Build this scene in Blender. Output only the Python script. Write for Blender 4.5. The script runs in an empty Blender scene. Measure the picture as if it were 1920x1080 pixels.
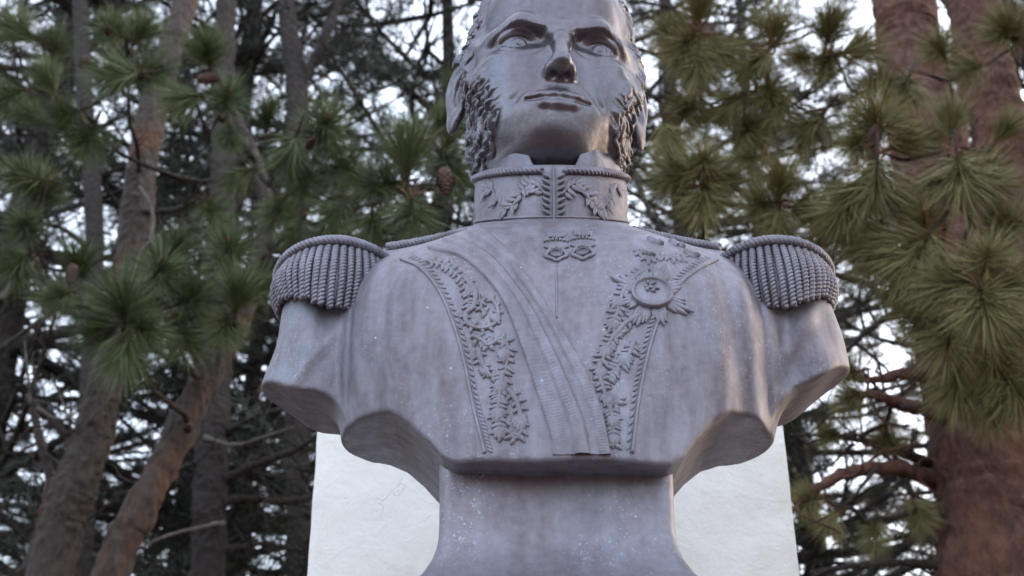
import bpy, math, random
import numpy as np
from mathutils import Vector, Matrix, noise as mnoise
from mathutils.bvhtree import BVHTree

random.seed(7)
RNG = np.random.default_rng(11)
SC = bpy.context.scene
COL = SC.collection

# ------------------------------------------------------------------ camera, sky, sun, exposure
F_PX, PITCH, EYE = 2300.0, math.radians(30), 1.65
cam_d = bpy.data.cameras.new('camera')
cam_d.sensor_width = 36.0
cam_d.lens = 36.0 * F_PX / 1920.0
cam_d.clip_start, cam_d.clip_end = 0.05, 4000
cam_d.dof.use_dof = True
cam_d.dof.focus_distance = 2.12
cam_d.dof.aperture_fstop = 5.0
cam = bpy.data.objects.new('camera', cam_d)
COL.objects.link(cam)
cam.location = (0, 0, EYE)
cam.rotation_euler = (math.pi / 2 + PITCH, 0, 0)
SC.camera = cam

SUN_EL, SUN_AZ = math.radians(16), math.radians(58)      # ahead of the camera, to the right, behind the trees
world = bpy.data.worlds.new('World')
SC.world = world
world.use_nodes = True
wn, wl = world.node_tree.nodes, world.node_tree.links
wn.clear()
w_out = wn.new('ShaderNodeOutputWorld')
w_bg = wn.new('ShaderNodeBackground')
w_sky = wn.new('ShaderNodeTexSky')
w_sky.sky_type = 'NISHITA'
w_sky.sun_disc = False
w_sky.sun_elevation = SUN_EL
w_sky.sun_rotation = SUN_AZ
w_sky.air_density = 1.0
w_sky.dust_density = 3.0
w_sky.ozone_density = 1.0
w_hsv = wn.new('ShaderNodeMix')                           # thin high cloud over the whole sky
w_hsv.data_type = 'RGBA'
w_hsv.inputs['Factor'].default_value = 0.36
w_hsv.inputs['B'].default_value = (7.0, 7.3, 8.0, 1)
w_bg.inputs['Strength'].default_value = 0.12
wl.new(w_sky.outputs['Color'], w_hsv.inputs['A'])
wl.new(w_hsv.outputs['Result'], w_bg.inputs['Color'])
wl.new(w_bg.outputs['Background'], w_out.inputs['Surface'])

sun_d = bpy.data.lights.new('sun', 'SUN')
sun_d.energy = 0.5
sun_d.angle = math.radians(60)
sun_d.color = (1.0, 0.92, 0.84)
sun = bpy.data.objects.new('sun', sun_d)
COL.objects.link(sun)
sd = Vector((math.sin(SUN_AZ) * math.cos(SUN_EL), math.cos(SUN_AZ) * math.cos(SUN_EL), math.sin(SUN_EL)))
sun.rotation_euler = sd.to_track_quat('Z', 'Y').to_euler()

SC.view_settings.view_transform = 'Standard'
SC.view_settings.look = 'None'
SC.view_settings.exposure = 2.4
SC.view_settings.gamma = 1.0
SC.view_settings.use_curve_mapping = False


# ------------------------------------------------------------------ helpers
def px_dir(px, py):
    u, v = (px - 960) / F_PX, (540 - py) / F_PX
    return Vector((u, math.cos(PITCH) - v * math.sin(PITCH), math.sin(PITCH) + v * math.cos(PITCH)))


def P(px, py, Y):
    d = px_dir(px, py)
    return Vector((0, 0, EYE)) + d * (Y / d.y)


ORIGIN = {}


def thing(name, label, cat, loc, group=None):
    o = bpy.data.objects.new(name, None)
    COL.objects.link(o)
    o.location = loc
    o.empty_display_size = 0.1
    ORIGIN[o.name] = np.array(loc, float)
    o['label'], o['category'] = label, cat
    if group:
        o['group'] = group
    return o


def mesh_np(name, V, faces_flat, sizes, mats, smooth=True, mat_idx=None):
    me = bpy.data.meshes.new(name)
    V = np.ascontiguousarray(V, np.float32)
    me.vertices.add(len(V))
    me.vertices.foreach_set('co', V.ravel())
    sizes = np.asarray(sizes, np.int32)
    me.loops.add(len(faces_flat))
    me.loops.foreach_set('vertex_index', np.asarray(faces_flat, np.int32))
    me.polygons.add(len(sizes))
    st = np.zeros(len(sizes), np.int32)
    st[1:] = np.cumsum(sizes)[:-1]
    me.polygons.foreach_set('loop_start', st)
    try:
        me.polygons.foreach_set('loop_total', sizes)
    except Exception:
        pass
    if smooth:
        me.polygons.foreach_set('use_smooth', np.ones(len(sizes), bool))
    for m in (mats if isinstance(mats, (list, tuple)) else [mats]):
        me.materials.append(m)
    if mat_idx is not None:
        me.polygons.foreach_set('material_index', np.asarray(mat_idx, np.int32))
    me.update(calc_edges=True)
    me.validate()
    return me


class MB:
    """collects pieces of one mesh"""
    def __init__(self):
        self.V, self.F, self.S, self.M, self.n = [], [], [], [], 0

    def add(self, V, F, mi=0):
        V = np.asarray(V, float)
        if isinstance(F, np.ndarray):
            self.F.append(F.ravel() + self.n)
            self.S.append(np.full(len(F), F.shape[1]))
            self.M.append(np.full(len(F), mi))
        else:
            for f in F:
                self.F.append(np.array(f) + self.n)
                self.S.append([len(f)])
                self.M.append([mi])
        self.V.append(V)
        self.n += len(V)

    def build(self, name, mats, parent=None, smooth=True, kind=None, label=None):
        V = np.concatenate(self.V)
        if parent is not None:
            V = V - ORIGIN[parent.name]
        me = mesh_np(name, V, np.concatenate(self.F), np.concatenate(self.S), mats, smooth, np.concatenate(self.M))
        return link(name, me, parent, kind, label)


def link(name, me, parent=None, kind=None, label=None):
    o = bpy.data.objects.new(name, me)
    COL.objects.link(o)
    if parent is not None:
        o.parent = parent
        ORIGIN[o.name] = ORIGIN[parent.name]
    else:
        ORIGIN[o.name] = np.zeros(3)
    if kind:
        o['kind'] = kind
    if label:
        o['label'] = label
    return o


def frames(path):
    """tangent, side, up along a polyline (parallel transport)"""
    path = np.asarray(path, float)
    T = np.gradient(path, axis=0)
    T /= np.linalg.norm(T, axis=1)[:, None] + 1e-12
    ref = np.array([0, 0, 1.0]) if abs(T[0][2]) < 0.9 else np.array([1.0, 0, 0])
    N = np.zeros_like(T)
    n = np.cross(T[0], ref)
    N[0] = n / np.linalg.norm(n)
    for i in range(1, len(T)):
        n = N[i - 1] - T[i] * np.dot(N[i - 1], T[i])
        N[i] = n / (np.linalg.norm(n) + 1e-12)
    return T, N, np.cross(T, N)


def tube(mb, path, radii, sides=8, mi=0, cap=True, wob=0.0):
    path = np.asarray(path, float)
    n = len(path)
    radii = np.broadcast_to(np.asarray(radii, float), (n,))
    T, N, B = frames(path)
    a = np.arange(sides) * 2 * math.pi / sides
    r = radii[:, None] * np.ones(sides)
    if wob:
        r = r * (1 + wob * RNG.standard_normal((n, sides)))
    V = path[:, None, :] + r[:, :, None] * (np.cos(a)[None, :, None] * N[:, None, :] + np.sin(a)[None, :, None] * B[:, None, :])
    V = V.reshape(-1, 3)
    i = np.arange(n - 1)[:, None] * sides
    j = np.arange(sides)[None, :]
    k = (j + 1) % sides
    Q = np.stack([i + j, i + k, i + sides + k, i + sides + j], -1).reshape(-1, 4)
    mb.add(V, Q, mi)
    if cap:
        mb.F.append(np.arange(sides)[::-1] + mb.n - n * sides)
        mb.S.append([sides]); mb.M.append([mi])
        mb.F.append(np.arange(sides) + mb.n - sides)
        mb.S.append([sides]); mb.M.append([mi])


def smooth_path(pts, n):
    """Catmull-Rom through pts, n samples"""
    pts = np.asarray([tuple(p) for p in pts], float)
    ext = np.vstack([2 * pts[0] - pts[1], pts, 2 * pts[-1] - pts[-2]])
    m = len(pts) - 1
    t = np.linspace(0, m - 1e-9, n)
    i = t.astype(int)
    u = (t - i)[:, None]
    p0, p1, p2, p3 = ext[i], ext[i + 1], ext[i + 2], ext[i + 3]
    return 0.5 * (2 * p1 + (p2 - p0) * u + (2 * p0 - 5 * p1 + 4 * p2 - p3) * u ** 2 + (3 * p1 - p0 - 3 * p2 + p3) * u ** 3)


def rope(mb, path, R, pitch, strands=2, sides=6, mi=0, per=9):
    """twisted cord: strands wound round a path"""
    path = np.asarray(path, float)
    L = np.concatenate([[0], np.cumsum(np.linalg.norm(np.diff(path, axis=0), axis=1))])
    n = max(8, int(L[-1] / pitch * per))
    s = np.linspace(0, L[-1], n)
    pp = np.stack([np.interp(s, L, path[:, k]) for k in range(3)], 1)
    T, N, B = frames(pp)
    for q in range(strands):
        a = s / pitch * 2 * math.pi + q * 2 * math.pi / strands
        c = pp + R * 0.5 * (np.cos(a)[:, None] * N + np.sin(a)[:, None] * B)
        tube(mb, c, R * 0.62, sides, mi)


# ------------------------------------------------------------------ materials
def new_mat(name):
    m = bpy.data.materials.new(name)
    m.use_nodes = True
    nt = m.node_tree
    b = nt.nodes['Principled BSDF']
    return m, nt, b


def ramp(nt, fac, stops):
    r = nt.nodes.new('ShaderNodeValToRGB')
    while len(r.color_ramp.elements) < len(stops):
        r.color_ramp.elements.new(0.5)
    for e, (p, c) in zip(r.color_ramp.elements, stops):
        e.position = p
        e.color = (*c, 1) if len(c) == 3 else c
    nt.links.new(fac, r.inputs['Fac'])
    return r.outputs['Color']


def nz(nt, scale, detail=4, rough=0.55, vec=None, dist=0.0):
    n = nt.nodes.new('ShaderNodeTexNoise')
    n.inputs['Scale'].default_value = scale
    n.inputs['Detail'].default_value = detail
    n.inputs['Roughness'].default_value = rough
    n.inputs['Distortion'].default_value = dist
    if vec is not None:
        nt.links.new(vec, n.inputs['Vector'])
    return n.outputs['Fac']


def coords(nt, scale=(1, 1, 1)):
    t = nt.nodes.new('ShaderNodeTexCoord')
    mp = nt.nodes.new('ShaderNodeMapping')
    mp.inputs['Scale'].default_value = scale
    nt.links.new(t.outputs['Object'], mp.inputs['Vector'])
    return mp.outputs['Vector']


def mix(nt, fac, a, b, mode='MIX'):
    m = nt.nodes.new('ShaderNodeMix')
    m.data_type = 'RGBA'
    m.blend_type = mode
    for s, v in ((m.inputs['Factor'], fac), (m.inputs['A'], a), (m.inputs['B'], b)):
        if isinstance(v, (int, float)):
            s.default_value = v
        elif isinstance(v, tuple):
            s.default_value = (*v, 1)
        else:
            nt.links.new(v, s)
    return m.outputs['Result']


def bump(nt, b, h, strength, dist, normal=None):
    bp = nt.nodes.new('ShaderNodeBump')
    bp.inputs['Strength'].default_value = strength
    bp.inputs['Distance'].default_value = dist
    nt.links.new(h, bp.inputs['Height'])
    if normal is not None:
        nt.links.new(normal, bp.inputs['Normal'])
    nt.links.new(bp.outputs['Normal'], b.inputs['Normal'])
    return bp.outputs['Normal']


def math_node(nt, op, a, b=None):
    m = nt.nodes.new('ShaderNodeMath')
    m.operation = op
    for i, v in enumerate((a, b)):
        if v is None:
            continue
        if isinstance(v, (int, float)):
            m.inputs[i].default_value = v
        else:
            nt.links.new(v, m.inputs[i])
    return m.outputs[0]


def bronze(name, weave=0.0, rough=0.42, dust=0.5, tone=1.0, metal=0.55):
    m, nt, b = new_mat(name)
    v = coords(nt)
    big = nz(nt, 5, 5, 0.6, v, 0.6)
    streak = nz(nt, 9, 5, 0.6, coords(nt, (3.0, 3.0, 0.45)))
    fine = nz(nt, 70, 4, 0.6, v)
    c1 = ramp(nt, big, [(0.30, (0.205, 0.145, 0.150)), (0.50, (0.215, 0.185, 0.192)), (0.70, (0.198, 0.212, 0.240))])
    c2 = ramp(nt, streak, [(0.34, (0.095, 0.072, 0.075)), (0.47, (0.190, 0.170, 0.182)), (0.66, (0.310, 0.308, 0.340))])
    c = mix(nt, dust, c1, c2)
    verd = ramp(nt, nz(nt, 13, 6, 0.7, v), [(0.58, (0, 0, 0)), (0.74, (1, 1, 1))])
    c = mix(nt, math_node(nt, 'MULTIPLY', verd, 0.28), c, (0.225, 0.225, 0.195))
    c = mix(nt, 0.35, c, ramp(nt, fine, [(0.3, (0.13, 0.11, 0.112)), (0.7, (0.27, 0.25, 0.265))]))
    # pale dust in the casting grain, with sparkle painted in as colour
    grain = ramp(nt, nz(nt, 210, 2, 0.5, v), [(0.60, (0, 0, 0)), (0.70, (1, 1, 1))])
    gg = ramp(nt, nz(nt, 6, 4, 0.6, coords(nt, (1.6, 1.6, 0.8))), [(0.44, (0, 0, 0)), (0.66, (1, 1, 1))])
    c = mix(nt, math_node(nt, 'MULTIPLY', math_node(nt, 'MULTIPLY', grain, gg), 0.62 if weave else 0.2), c, (0.46, 0.46, 0.50))
    # sparse bird-lime and dust specks
    vo = nt.nodes.new('ShaderNodeTexVoronoi')
    vo.inputs['Scale'].default_value = 34
    nt.links.new(v, vo.inputs['Vector'])
    speck = ramp(nt, vo.outputs['Distance'], [(0.04, (1, 1, 1)), (0.085, (0, 0, 0))])
    gate = ramp(nt, nz(nt, 11, 3, 0.5, v), [(0.53, (0, 0, 0)), (0.57, (1, 1, 1))])
    c = mix(nt, math_node(nt, 'MULTIPLY', math_node(nt, 'MULTIPLY', speck, gate), 0.75), c, (0.55, 0.54, 0.55))
    c = mix(nt, 1.0, c, (tone * 0.935, tone * 0.975, tone * 1.09), 'MULTIPLY')
    nt.links.new(c, b.inputs['Base Color'])
    b.inputs['Metallic'].default_value = metal
    rr = ramp(nt, nz(nt, 24, 5, 0.6, v), [(0.3, (rough - 0.07,) * 3), (0.7, (rough + 0.1,) * 3)])
    nt.links.new(rr, b.inputs['Roughness'])
    h = math_node(nt, 'ADD', math_node(nt, 'MULTIPLY', nz(nt, 95, 3, 0.6, v), 0.5), nz(nt, 22, 4, 0.5, v))
    n1 = bump(nt, b, h, 0.16, 0.006)
    if weave:
        w = nt.nodes.new('ShaderNodeTexWave')
        w.wave_type = 'BANDS'
        w.bands_direction = 'Z'
        w.inputs['Scale'].default_value = 150
        w.inputs['Distortion'].default_value = 2.2
        w.inputs['Detail'].default_value = 3
        w.inputs['Detail Scale'].default_value = 2.5
        nt.links.new(v, w.inputs['Vector'])
        w2 = nt.nodes.new('ShaderNodeTexWave')
        w2.wave_type = 'BANDS'
        w2.bands_direction = 'X'
        w2.inputs['Scale'].default_value = 140
        w2.inputs['Distortion'].default_value = 2.2
        nt.links.new(v, w2.inputs['Vector'])
        bump(nt, b, math_node(nt, 'MULTIPLY', w.outputs['Fac'], w2.outputs['Fac']), weave, 0.002, n1)
    return m


M_SKIN = bronze('bronze_face', 0, 0.33, 0.35, 0.63, 0.72)
M_COAT = bronze('bronze_coat', 0.14, 0.56, 0.6, 0.93)
M_CORD = bronze('bronze_cord', 0, 0.54, 0.6, 0.90)
M_BASE = bronze('bronze_socle', 0.12, 0.48, 0.4, 0.98)


def plaster():
    m, nt, b = new_mat('white_plaster')
    v = coords(nt)
    c = ramp(nt, nz(nt, 3, 6, 0.65, v), [(0.3, (0.60, 0.575, 0.53)), (0.48, (0.71, 0.695, 0.665)), (0.75, (0.77, 0.765, 0.75))])
    vo = nt.nodes.new('ShaderNodeTexVoronoi')
    vo.feature = 'DISTANCE_TO_EDGE'
    vo.inputs['Scale'].default_value = 3.3
    dv = nt.nodes.new('ShaderNodeVectorMath')
    nn = nt.nodes.new('ShaderNodeTexNoise')
    nn.inputs['Scale'].default_value = 9
    nn.inputs['Detail'].default_value = 5
    nt.links.new(v, nn.inputs['Vector'])
    dv.operation = 'MULTIPLY_ADD'
    nt.links.new(nn.outputs['Color'], dv.inputs[0])
    dv.inputs[1].default_value = (0.25, 0.25, 0.25)
    nt.links.new(v, dv.inputs[2])
    nt.links.new(dv.outputs[0], vo.inputs['Vector'])
    crack = ramp(nt, vo.outputs['Distance'], [(0.0, (1, 1, 1)), (0.008, (0, 0, 0))])
    gate = ramp(nt, nz(nt, 5, 3, 0.5, v), [(0.62, (0, 0, 0)), (0.70, (1, 1, 1))])
    k = math_node(nt, 'MULTIPLY', crack, gate)
    c = mix(nt, math_node(nt, 'MULTIPLY', k, 0.30), c, (0.42, 0.39, 0.35))
    chip = ramp(nt, nz(nt, 26, 4, 0.6, v), [(0.70, (0, 0, 0)), (0.76, (1, 1, 1))])
    c = mix(nt, math_node(nt, 'MULTIPLY', chip, 0.5), c, (0.52, 0.49, 0.44))
    nt.links.new(c, b.inputs['Base Color'])
    b.inputs['Roughness'].default_value = 0.85
    h = math_node(nt, 'SUBTRACT', math_node(nt, 'ADD', nz(nt, 7, 5, 0.55, v, 0.5), math_node(nt, 'MULTIPLY', nz(nt, 55, 4, 0.6, v), 0.2)), math_node(nt, 'MULTIPLY', k, 0.35))
    bump(nt, b, h, 0.5, 0.02)
    return m


def bark(name, dark, mid, light, warm, wfac=0.5):
    m, nt, b = new_mat(name)
    v = coords(nt, (1, 1, 0.5))
    n1 = nz(nt, 22, 8, 0.72, v, 1.2)
    c = ramp(nt, n1, [(0.28, dark), (0.5, mid), (0.72, light)])
    g = ramp(nt, nz(nt, 2.6, 4, 0.6, coords(nt, (1, 1, 0.6))), [(0.54, (0, 0, 0)), (0.70, (1, 1, 1))])
    c = mix(nt, math_node(nt, 'MULTIPLY', g, wfac), c, warm)
    nt.links.new(c, b.inputs['Base Color'])
    b.inputs['Roughness'].default_value = 0.9
    vo = nt.nodes.new('ShaderNodeTexVoronoi')
    vo.inputs['Scale'].default_value = 26
    nt.links.new(v, vo.inputs['Vector'])
    bump(nt, b, math_node(nt, 'ADD', n1, vo.outputs['Distance']), 0.9, 0.03)
    return m


def needles(name, lo, hi, spread=0.5):
    m, nt, b = new_mat(name)
    g = nt.nodes.new('ShaderNodeNewGeometry')
    oi = nt.nodes.new('ShaderNodeObjectInfo')
    f = math_node(nt, 'ADD', math_node(nt, 'MULTIPLY', g.outputs['Random Per Island'], 0.65), math_node(nt, 'MULTIPLY', oi.outputs['Random'], 0.35))
    c = ramp(nt, f, [(0.05, lo), (0.9, hi)])
    nt.links.new(c, b.inputs['Base Color'])
    b.inputs['Roughness'].default_value = 0.55
    b.inputs['Specular IOR Level'].default_value = 0.3
    return m


M_PLASTER = plaster()
M_BARK_GREY = bark('grey_bark', (0.022, 0.016, 0.013), (0.056, 0.042, 0.036), (0.098, 0.077, 0.068), (0.13, 0.050, 0.020), 0.75)
M_BARK_DARK = bark('dark_bark', (0.018, 0.013, 0.012), (0.030, 0.022, 0.020), (0.046, 0.035, 0.032), (0.045, 0.026, 0.019))
M_BARK_RED = bark('red_bark', (0.026, 0.010, 0.007), (0.095, 0.040, 0.028), (0.185, 0.088, 0.062), (0.17, 0.064, 0.032))  # reddish bark, with the warm lens-flare tint put into its colour
M_TWIG = bark('twig_bark', (0.020, 0.014, 0.012), (0.034, 0.025, 0.021), (0.052, 0.040, 0.034), (0.055, 0.030, 0.020))
M_PALE = bark('pale_dead_wood', (0.09, 0.075, 0.068), (0.14, 0.12, 0.11), (0.19, 0.165, 0.15), (0.14, 0.11, 0.09))
M_NEED = needles('green_needles', (0.048, 0.070, 0.032), (0.150, 0.182, 0.088))
M_NEED_OLIVE = needles('olive_needles', (0.088, 0.078, 0.032), (0.265, 0.240, 0.104))  # lighter and warmer than the green: flare veil mixed into the needle colour
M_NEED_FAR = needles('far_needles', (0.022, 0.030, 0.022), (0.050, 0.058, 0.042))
M_NEED_FLARE = needles('flare_tinted_needles', (0.055, 0.042, 0.028), (0.135, 0.105, 0.070))  # far needles lightened and reddened to carry the lens-flare veil
M_DEAD = needles('dead_needles', (0.16, 0.065, 0.03), (0.30, 0.15, 0.075))
M_CONE = bark('cone_scales', (0.06, 0.032, 0.024), (0.11, 0.062, 0.045), (0.17, 0.10, 0.075), (0.15, 0.07, 0.045))


def ground_mat():
    m, nt, b = new_mat('needle_litter')
    v = coords(nt)
    c = ramp(nt, nz(nt, 1.5, 8, 0.7, v), [(0.3, (0.055, 0.026, 0.017)), (0.55, (0.105, 0.052, 0.034)), (0.75, (0.13, 0.075, 0.05))])
    nt.links.new(c, b.inputs['Base Color'])
    b.inputs['Roughness'].default_value = 0.95
    bump(nt, b, nz(nt, 30, 5, 0.6, v), 0.6, 0.03)
    return m


# ------------------------------------------------------------------ ground
mb = MB()
R_ = [0, 3, 6, 10, 16, 25, 40, 80, 200, 600, 2500]
vs = [(0, 0, 0)]
NA = 48
for r in R_[1:]:
    for k in range(NA):
        a = 2 * math.pi * k / NA
        x, y = r * math.cos(a), r * math.sin(a)
        vs.append((x, y, -0.02 + 0.06 * mnoise.noise(Vector((x * 0.15, y * 0.15, 0))) * min(1, r / 6)))
fs = [(0, 1 + k, 1 + (k + 1) % NA) for k in range(NA)]
for i in range(len(R_) - 2):
    b0, b1 = 1 + i * NA, 1 + (i + 1) * NA
    fs += [(b0 + k, b1 + k, b1 + (k + 1) % NA, b0 + (k + 1) % NA) for k in range(NA)]
mb.add(vs, fs)
ground = mb.build('ground', ground_mat(), kind='structure')


# ------------------------------------------------------------------ signed-distance sculpting
def surface_nets(fn, lo, hi, h, slack=1.6, B=8):
    lo, hi = np.array(lo, float), np.array(hi, float)
    nb = np.ceil((hi - lo) / (h * B)).astype(int)
    c = [lo[k] + (np.arange(nb[k]) + 0.5) * h * B for k in range(3)]
    G = np.stack(np.meshgrid(*c, indexing='ij'), -1).reshape(-1, 3)
    dc = fn(G)
    act = np.abs(dc) < h * B * 0.87 * slack
    sg = np.where(dc < 0, -1.0, 1.0).astype(np.float32).reshape(nb)
    D = np.repeat(np.repeat(np.repeat(sg, B, 0), B, 1), B, 2)
    D = np.pad(D, ((0, 1),) * 3, mode='edge')
    idx = np.argwhere(act.reshape(nb))
    o = np.stack(np.meshgrid(*[np.arange(B + 1)] * 3, indexing='ij'), -1).reshape(-1, 3)
    for s in range(0, len(idx), 400):
        q = (idx[s:s + 400, None, :] * B + o[None]).reshape(-1, 3)
        D[q[:, 0], q[:, 1], q[:, 2]] = fn(lo + q * h)
    ins = D < 0
    n = np.array(D.shape) - 1
    cnt = np.zeros(n, np.int8)
    for a in (0, 1):
        for b in (0, 1):
            for d in (0, 1):
                cnt += ins[a:a + n[0], b:b + n[1], d:d + n[2]]
    cells = np.argwhere((cnt > 0) & (cnt < 8))
    acc = np.zeros((len(cells), 3))
    m = np.zeros(len(cells))
    cor = [(a, b, d) for a in (0, 1) for b in (0, 1) for d in (0, 1)]
    val = {q: D[cells[:, 0] + q[0], cells[:, 1] + q[1], cells[:, 2] + q[2]] for q in cor}
    for q in cor:
        for ax in range(3):
            if q[ax] == 0:
                r = list(q); r[ax] = 1; r = tuple(r)
                a, b = val[q], val[r]
                hit = (a < 0) != (b < 0)
                t = np.where(hit, a / np.where(hit, a - b, 1), 0)
                pt = np.tile(np.array(q, float), (len(cells), 1))
                pt[:, ax] += t
                acc += np.where(hit[:, None], pt, 0)
                m += hit
    V = lo + (cells + acc / m[:, None]) * h
    cid = np.full(n, -1, np.int32)
    cid[cells[:, 0], cells[:, 1], cells[:, 2]] = np.arange(len(cells))
    Q = []
    for ax in range(3):
        u, v = (ax + 1) % 3, (ax + 2) % 3
        sl0 = [slice(None)] * 3; sl1 = [slice(None)] * 3
        sl0[ax], sl1[ax] = slice(0, -1), slice(1, None)
        A, Bv = ins[tuple(sl0)], ins[tuple(sl1)]
        e = np.argwhere(A != Bv)
        e = e[(e[:, u] > 0) & (e[:, v] > 0) & (e[:, u] < n[u]) & (e[:, v] < n[v])]
        flip = A[e[:, 0], e[:, 1], e[:, 2]]
        ids = []
        for du, dv in ((-1, -1), (0, -1), (0, 0), (-1, 0)):
            k = e.copy(); k[:, u] += du; k[:, v] += dv
            ids.append(cid[k[:, 0], k[:, 1], k[:, 2]])
        q = np.stack(ids, 1)
        q[~flip] = q[~flip][:, ::-1]
        Q.append(q[(q >= 0).all(1)])
    Q = np.concatenate(Q)
    # one projection step onto the surface
    for _ in range(2):
        e = h * 0.3
        d0 = fn(V)
        g = np.stack([fn(V + np.eye(3)[k] * e) - fn(V - np.eye(3)[k] * e) for k in range(3)], 1) / (2 * e)
        gg = (g ** 2).sum(1)
        V = V - np.clip(d0 / np.maximum(gg, 0.2), -h * 0.5, h * 0.5)[:, None] * g
    return V, Q


def ell(p, c, r):
    q = p - np.array(c)
    r = np.array(r, float)
    k0 = np.sqrt(((q / r) ** 2).sum(1)) + 1e-9
    k1 = np.sqrt(((q / (r * r)) ** 2).sum(1)) + 1e-9
    return k0 * (k0 - 1) / k1


def cap(p, a, b, ra, rb=None):
    rb = ra if rb is None else rb
    a, b = np.array(a, float), np.array(b, float)
    ba = b - a
    t = np.clip(((p - a) @ ba) / (ba @ ba), 0, 1)
    return np.linalg.norm(p - a - t[:, None] * ba, axis=1) - (ra + (rb - ra) * t)


def su(a, b, k):
    h = np.maximum(k - np.abs(a - b), 0) / k
    return np.minimum(a, b) - h * h * k * 0.25


def smax(a, b, k):
    return -su(-a, -b, k)


def sstep(a, b, x):
    t = np.clip((x - a) / (b - a), 0, 1)
    return t * t * (3 - 2 * t)


# ------------------------------------------------------------------ the bust
CX, CY = 0.078, 2.0
bust = thing('bronze_bust', 'large bronze bust of a uniformed officer with fringed epaulettes and sash', 'statue', (CX, CY, 2.12))
OFF = np.array([CX, CY, 0.0])


def torso_sdf(p):
    x, y, z = p[:, 0], p[:, 1], p[:, 2]
    ax = np.abs(x)
    m = np.stack([ax, y, z], 1)
    d = ell(m, (0, -0.02, 2.52), (0.372, 0.235, 0.41))
    d = su(d, ell(m, (0.165, -0.095, 2.60), (0.19, 0.165, 0.21)), 0.09)
    d = su(d, ell(m, (0, -0.07, 2.33), (0.33, 0.20, 0.34)), 0.07)
    d = su(d, cap(m, (0.12, 0.02, 2.80), (0.33, 0.02, 2.772), 0.115, 0.105), 0.05)
    d = su(d, cap(m, (0, -0.02, 2.72), (0, 0.03, 2.86), 0.12, 0.11), 0.06)
    d = su(d, ell(m, (0.245, -0.035, 2.655), (0.135, 0.18, 0.145)), 0.06)
    d = su(d, ell(m, (0.302, -0.03, 2.63), (0.064, 0.125, 0.18)), 0.05)
    # soft vertical creases of the coat beside the arms
    wgt = sstep(0.20, 0.30, ax) * sstep(0.05, -0.10, y) * sstep(2.78, 2.66, z)
    d = d + wgt * 0.0045 * np.sin(ax * 88 + (z - 2.5) * 7 + np.where(x > 0, 1.2, 0))
    d = d + 0.005 * np.exp(-((ax - 0.333 - 0.05 * (2.7 - z)) / 0.012) ** 2) * sstep(0.05, -0.05, y) * sstep(2.80, 2.70, z)
    zc = np.interp(ax, [0, 0.165, 0.185, 0.205, 0.24, 0.27, 0.30, 0.33, 0.37, 0.45], [2.360, 2.361, 2.374, 2.400, 2.438, 2.460, 2.466, 2.462, 2.462, 2.47])
    zc = zc + 0.10 * (y + 0.15) + 0.002 * np.sin(x * 33)
    d = smax(d, (zc - z) * 0.75, 0.006)
    # upper arms, cut off below
    ma = np.stack([ax, y * 0.80, z], 1)
    arm = cap(ma, (0.405, 0.0, 2.74), (0.436, 0.0, 2.46), 0.098, 0.098)
    arm = np.where(x > 0, cap(ma - np.array([0.012, 0, 0]), (0.398, 0.0, 2.74), (0.440, 0.0, 2.46), 0.098, 0.101), arm)
    wf = sstep(2.78, 2.66, z) * sstep(0.12, -0.05, y)
    arm = arm + wf * 0.0055 * np.sin(ax * 52 + (z - 2.6) * np.where(x > 0, 24, -16) + np.where(x > 0, 0.5, 2.0)) * sstep(0.33, 0.38, ax)
    arm = arm - wf * 0.006 * np.exp(-(((ax - 0.40) * 0.8 + (z - 2.62) * np.where(x > 0, -0.55, 0.6)) / 0.014) ** 2)
    sl = np.where(x > 0, 0.55, 0.36)
    za = 2.512 + sl * (ax - 0.34) + 0.10 * (y + 0.1) - 0.004 - 0.004 * np.sin(ax * 60)
    arm = smax(arm, (za - z) * 0.85, 0.005)
    d = su(d, arm, 0.035)
    return d + 0.005 * np.exp(-((ax - 0.352) / 0.006) ** 2) * sstep(0.05, -0.05, y) * sstep(2.80, 2.72, z) * sstep(2.47, 2.52, z)


def nets_obj(name, fn, lo, hi, h, mat, parent, xf=None):
    V, Q = surface_nets(fn, lo, hi, h)
    W = xf(V) if xf else V + OFF
    mb = MB()
    mb.add(W, Q)
    return mb.build(name, mat, parent), W, Q


torso, TW, TQ = nets_obj('coat', torso_sdf, (-0.60, -0.36, 2.28), (0.60, 0.34, 3.10), 0.0055, M_COAT, bust)
T_BVH = BVHTree.FromPolygons([tuple(v) for v in TW], [tuple(q) for q in TQ])
CAMP = Vector((0, 0, EYE))


def hit(px, py, bvh=None, off=0.0):
    d = px_dir(px, py).normalized()
    loc, nor, _, _ = (bvh or T_BVH).ray_cast(CAMP, d)
    if loc is None:
        return None, None
    if nor.dot(d) > 0:
        nor = -nor
    return loc + nor * off, nor


def hit_path(pts, n, bvh=None, off=0.0):
    q = smooth_path([(a, b, 0) for a, b in pts], n)
    L, N = [], []
    for a, b, _ in q:
        l, m = hit(a, b, bvh, off)
        if l is not None:
            L.append(l); N.append(m)
    return np.array([tuple(v) for v in L]), np.array([tuple(v) for v in N])


# --- head
HS = 0.00227
HC = np.array([0.0755, 2.0, 3.262])


def head_rot():
    yaw, pit, rol = math.radians(5.0), math.radians(3.5), math.radians(2.4)
    Rz = Matrix.Rotation(yaw, 3, 'Z')
    Rx = Matrix.Rotation(pit, 3, 'X')
    Ry = Matrix.Rotation(rol, 3, 'Y')
    return np.array(Rz @ Rx @ Ry)


HR = head_rot()


def head_xf(V):
    q = V * np.array([1.05, -1, 1]) * HS
    return q @ HR.T + HC


def head_inv(W):
    return ((W - HC) @ HR) / (np.array([1.05, -1, 1]) * HS)


EYE_X, EYE_Y, EYE_Z = 33.0, 66.5, -5.0


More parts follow.
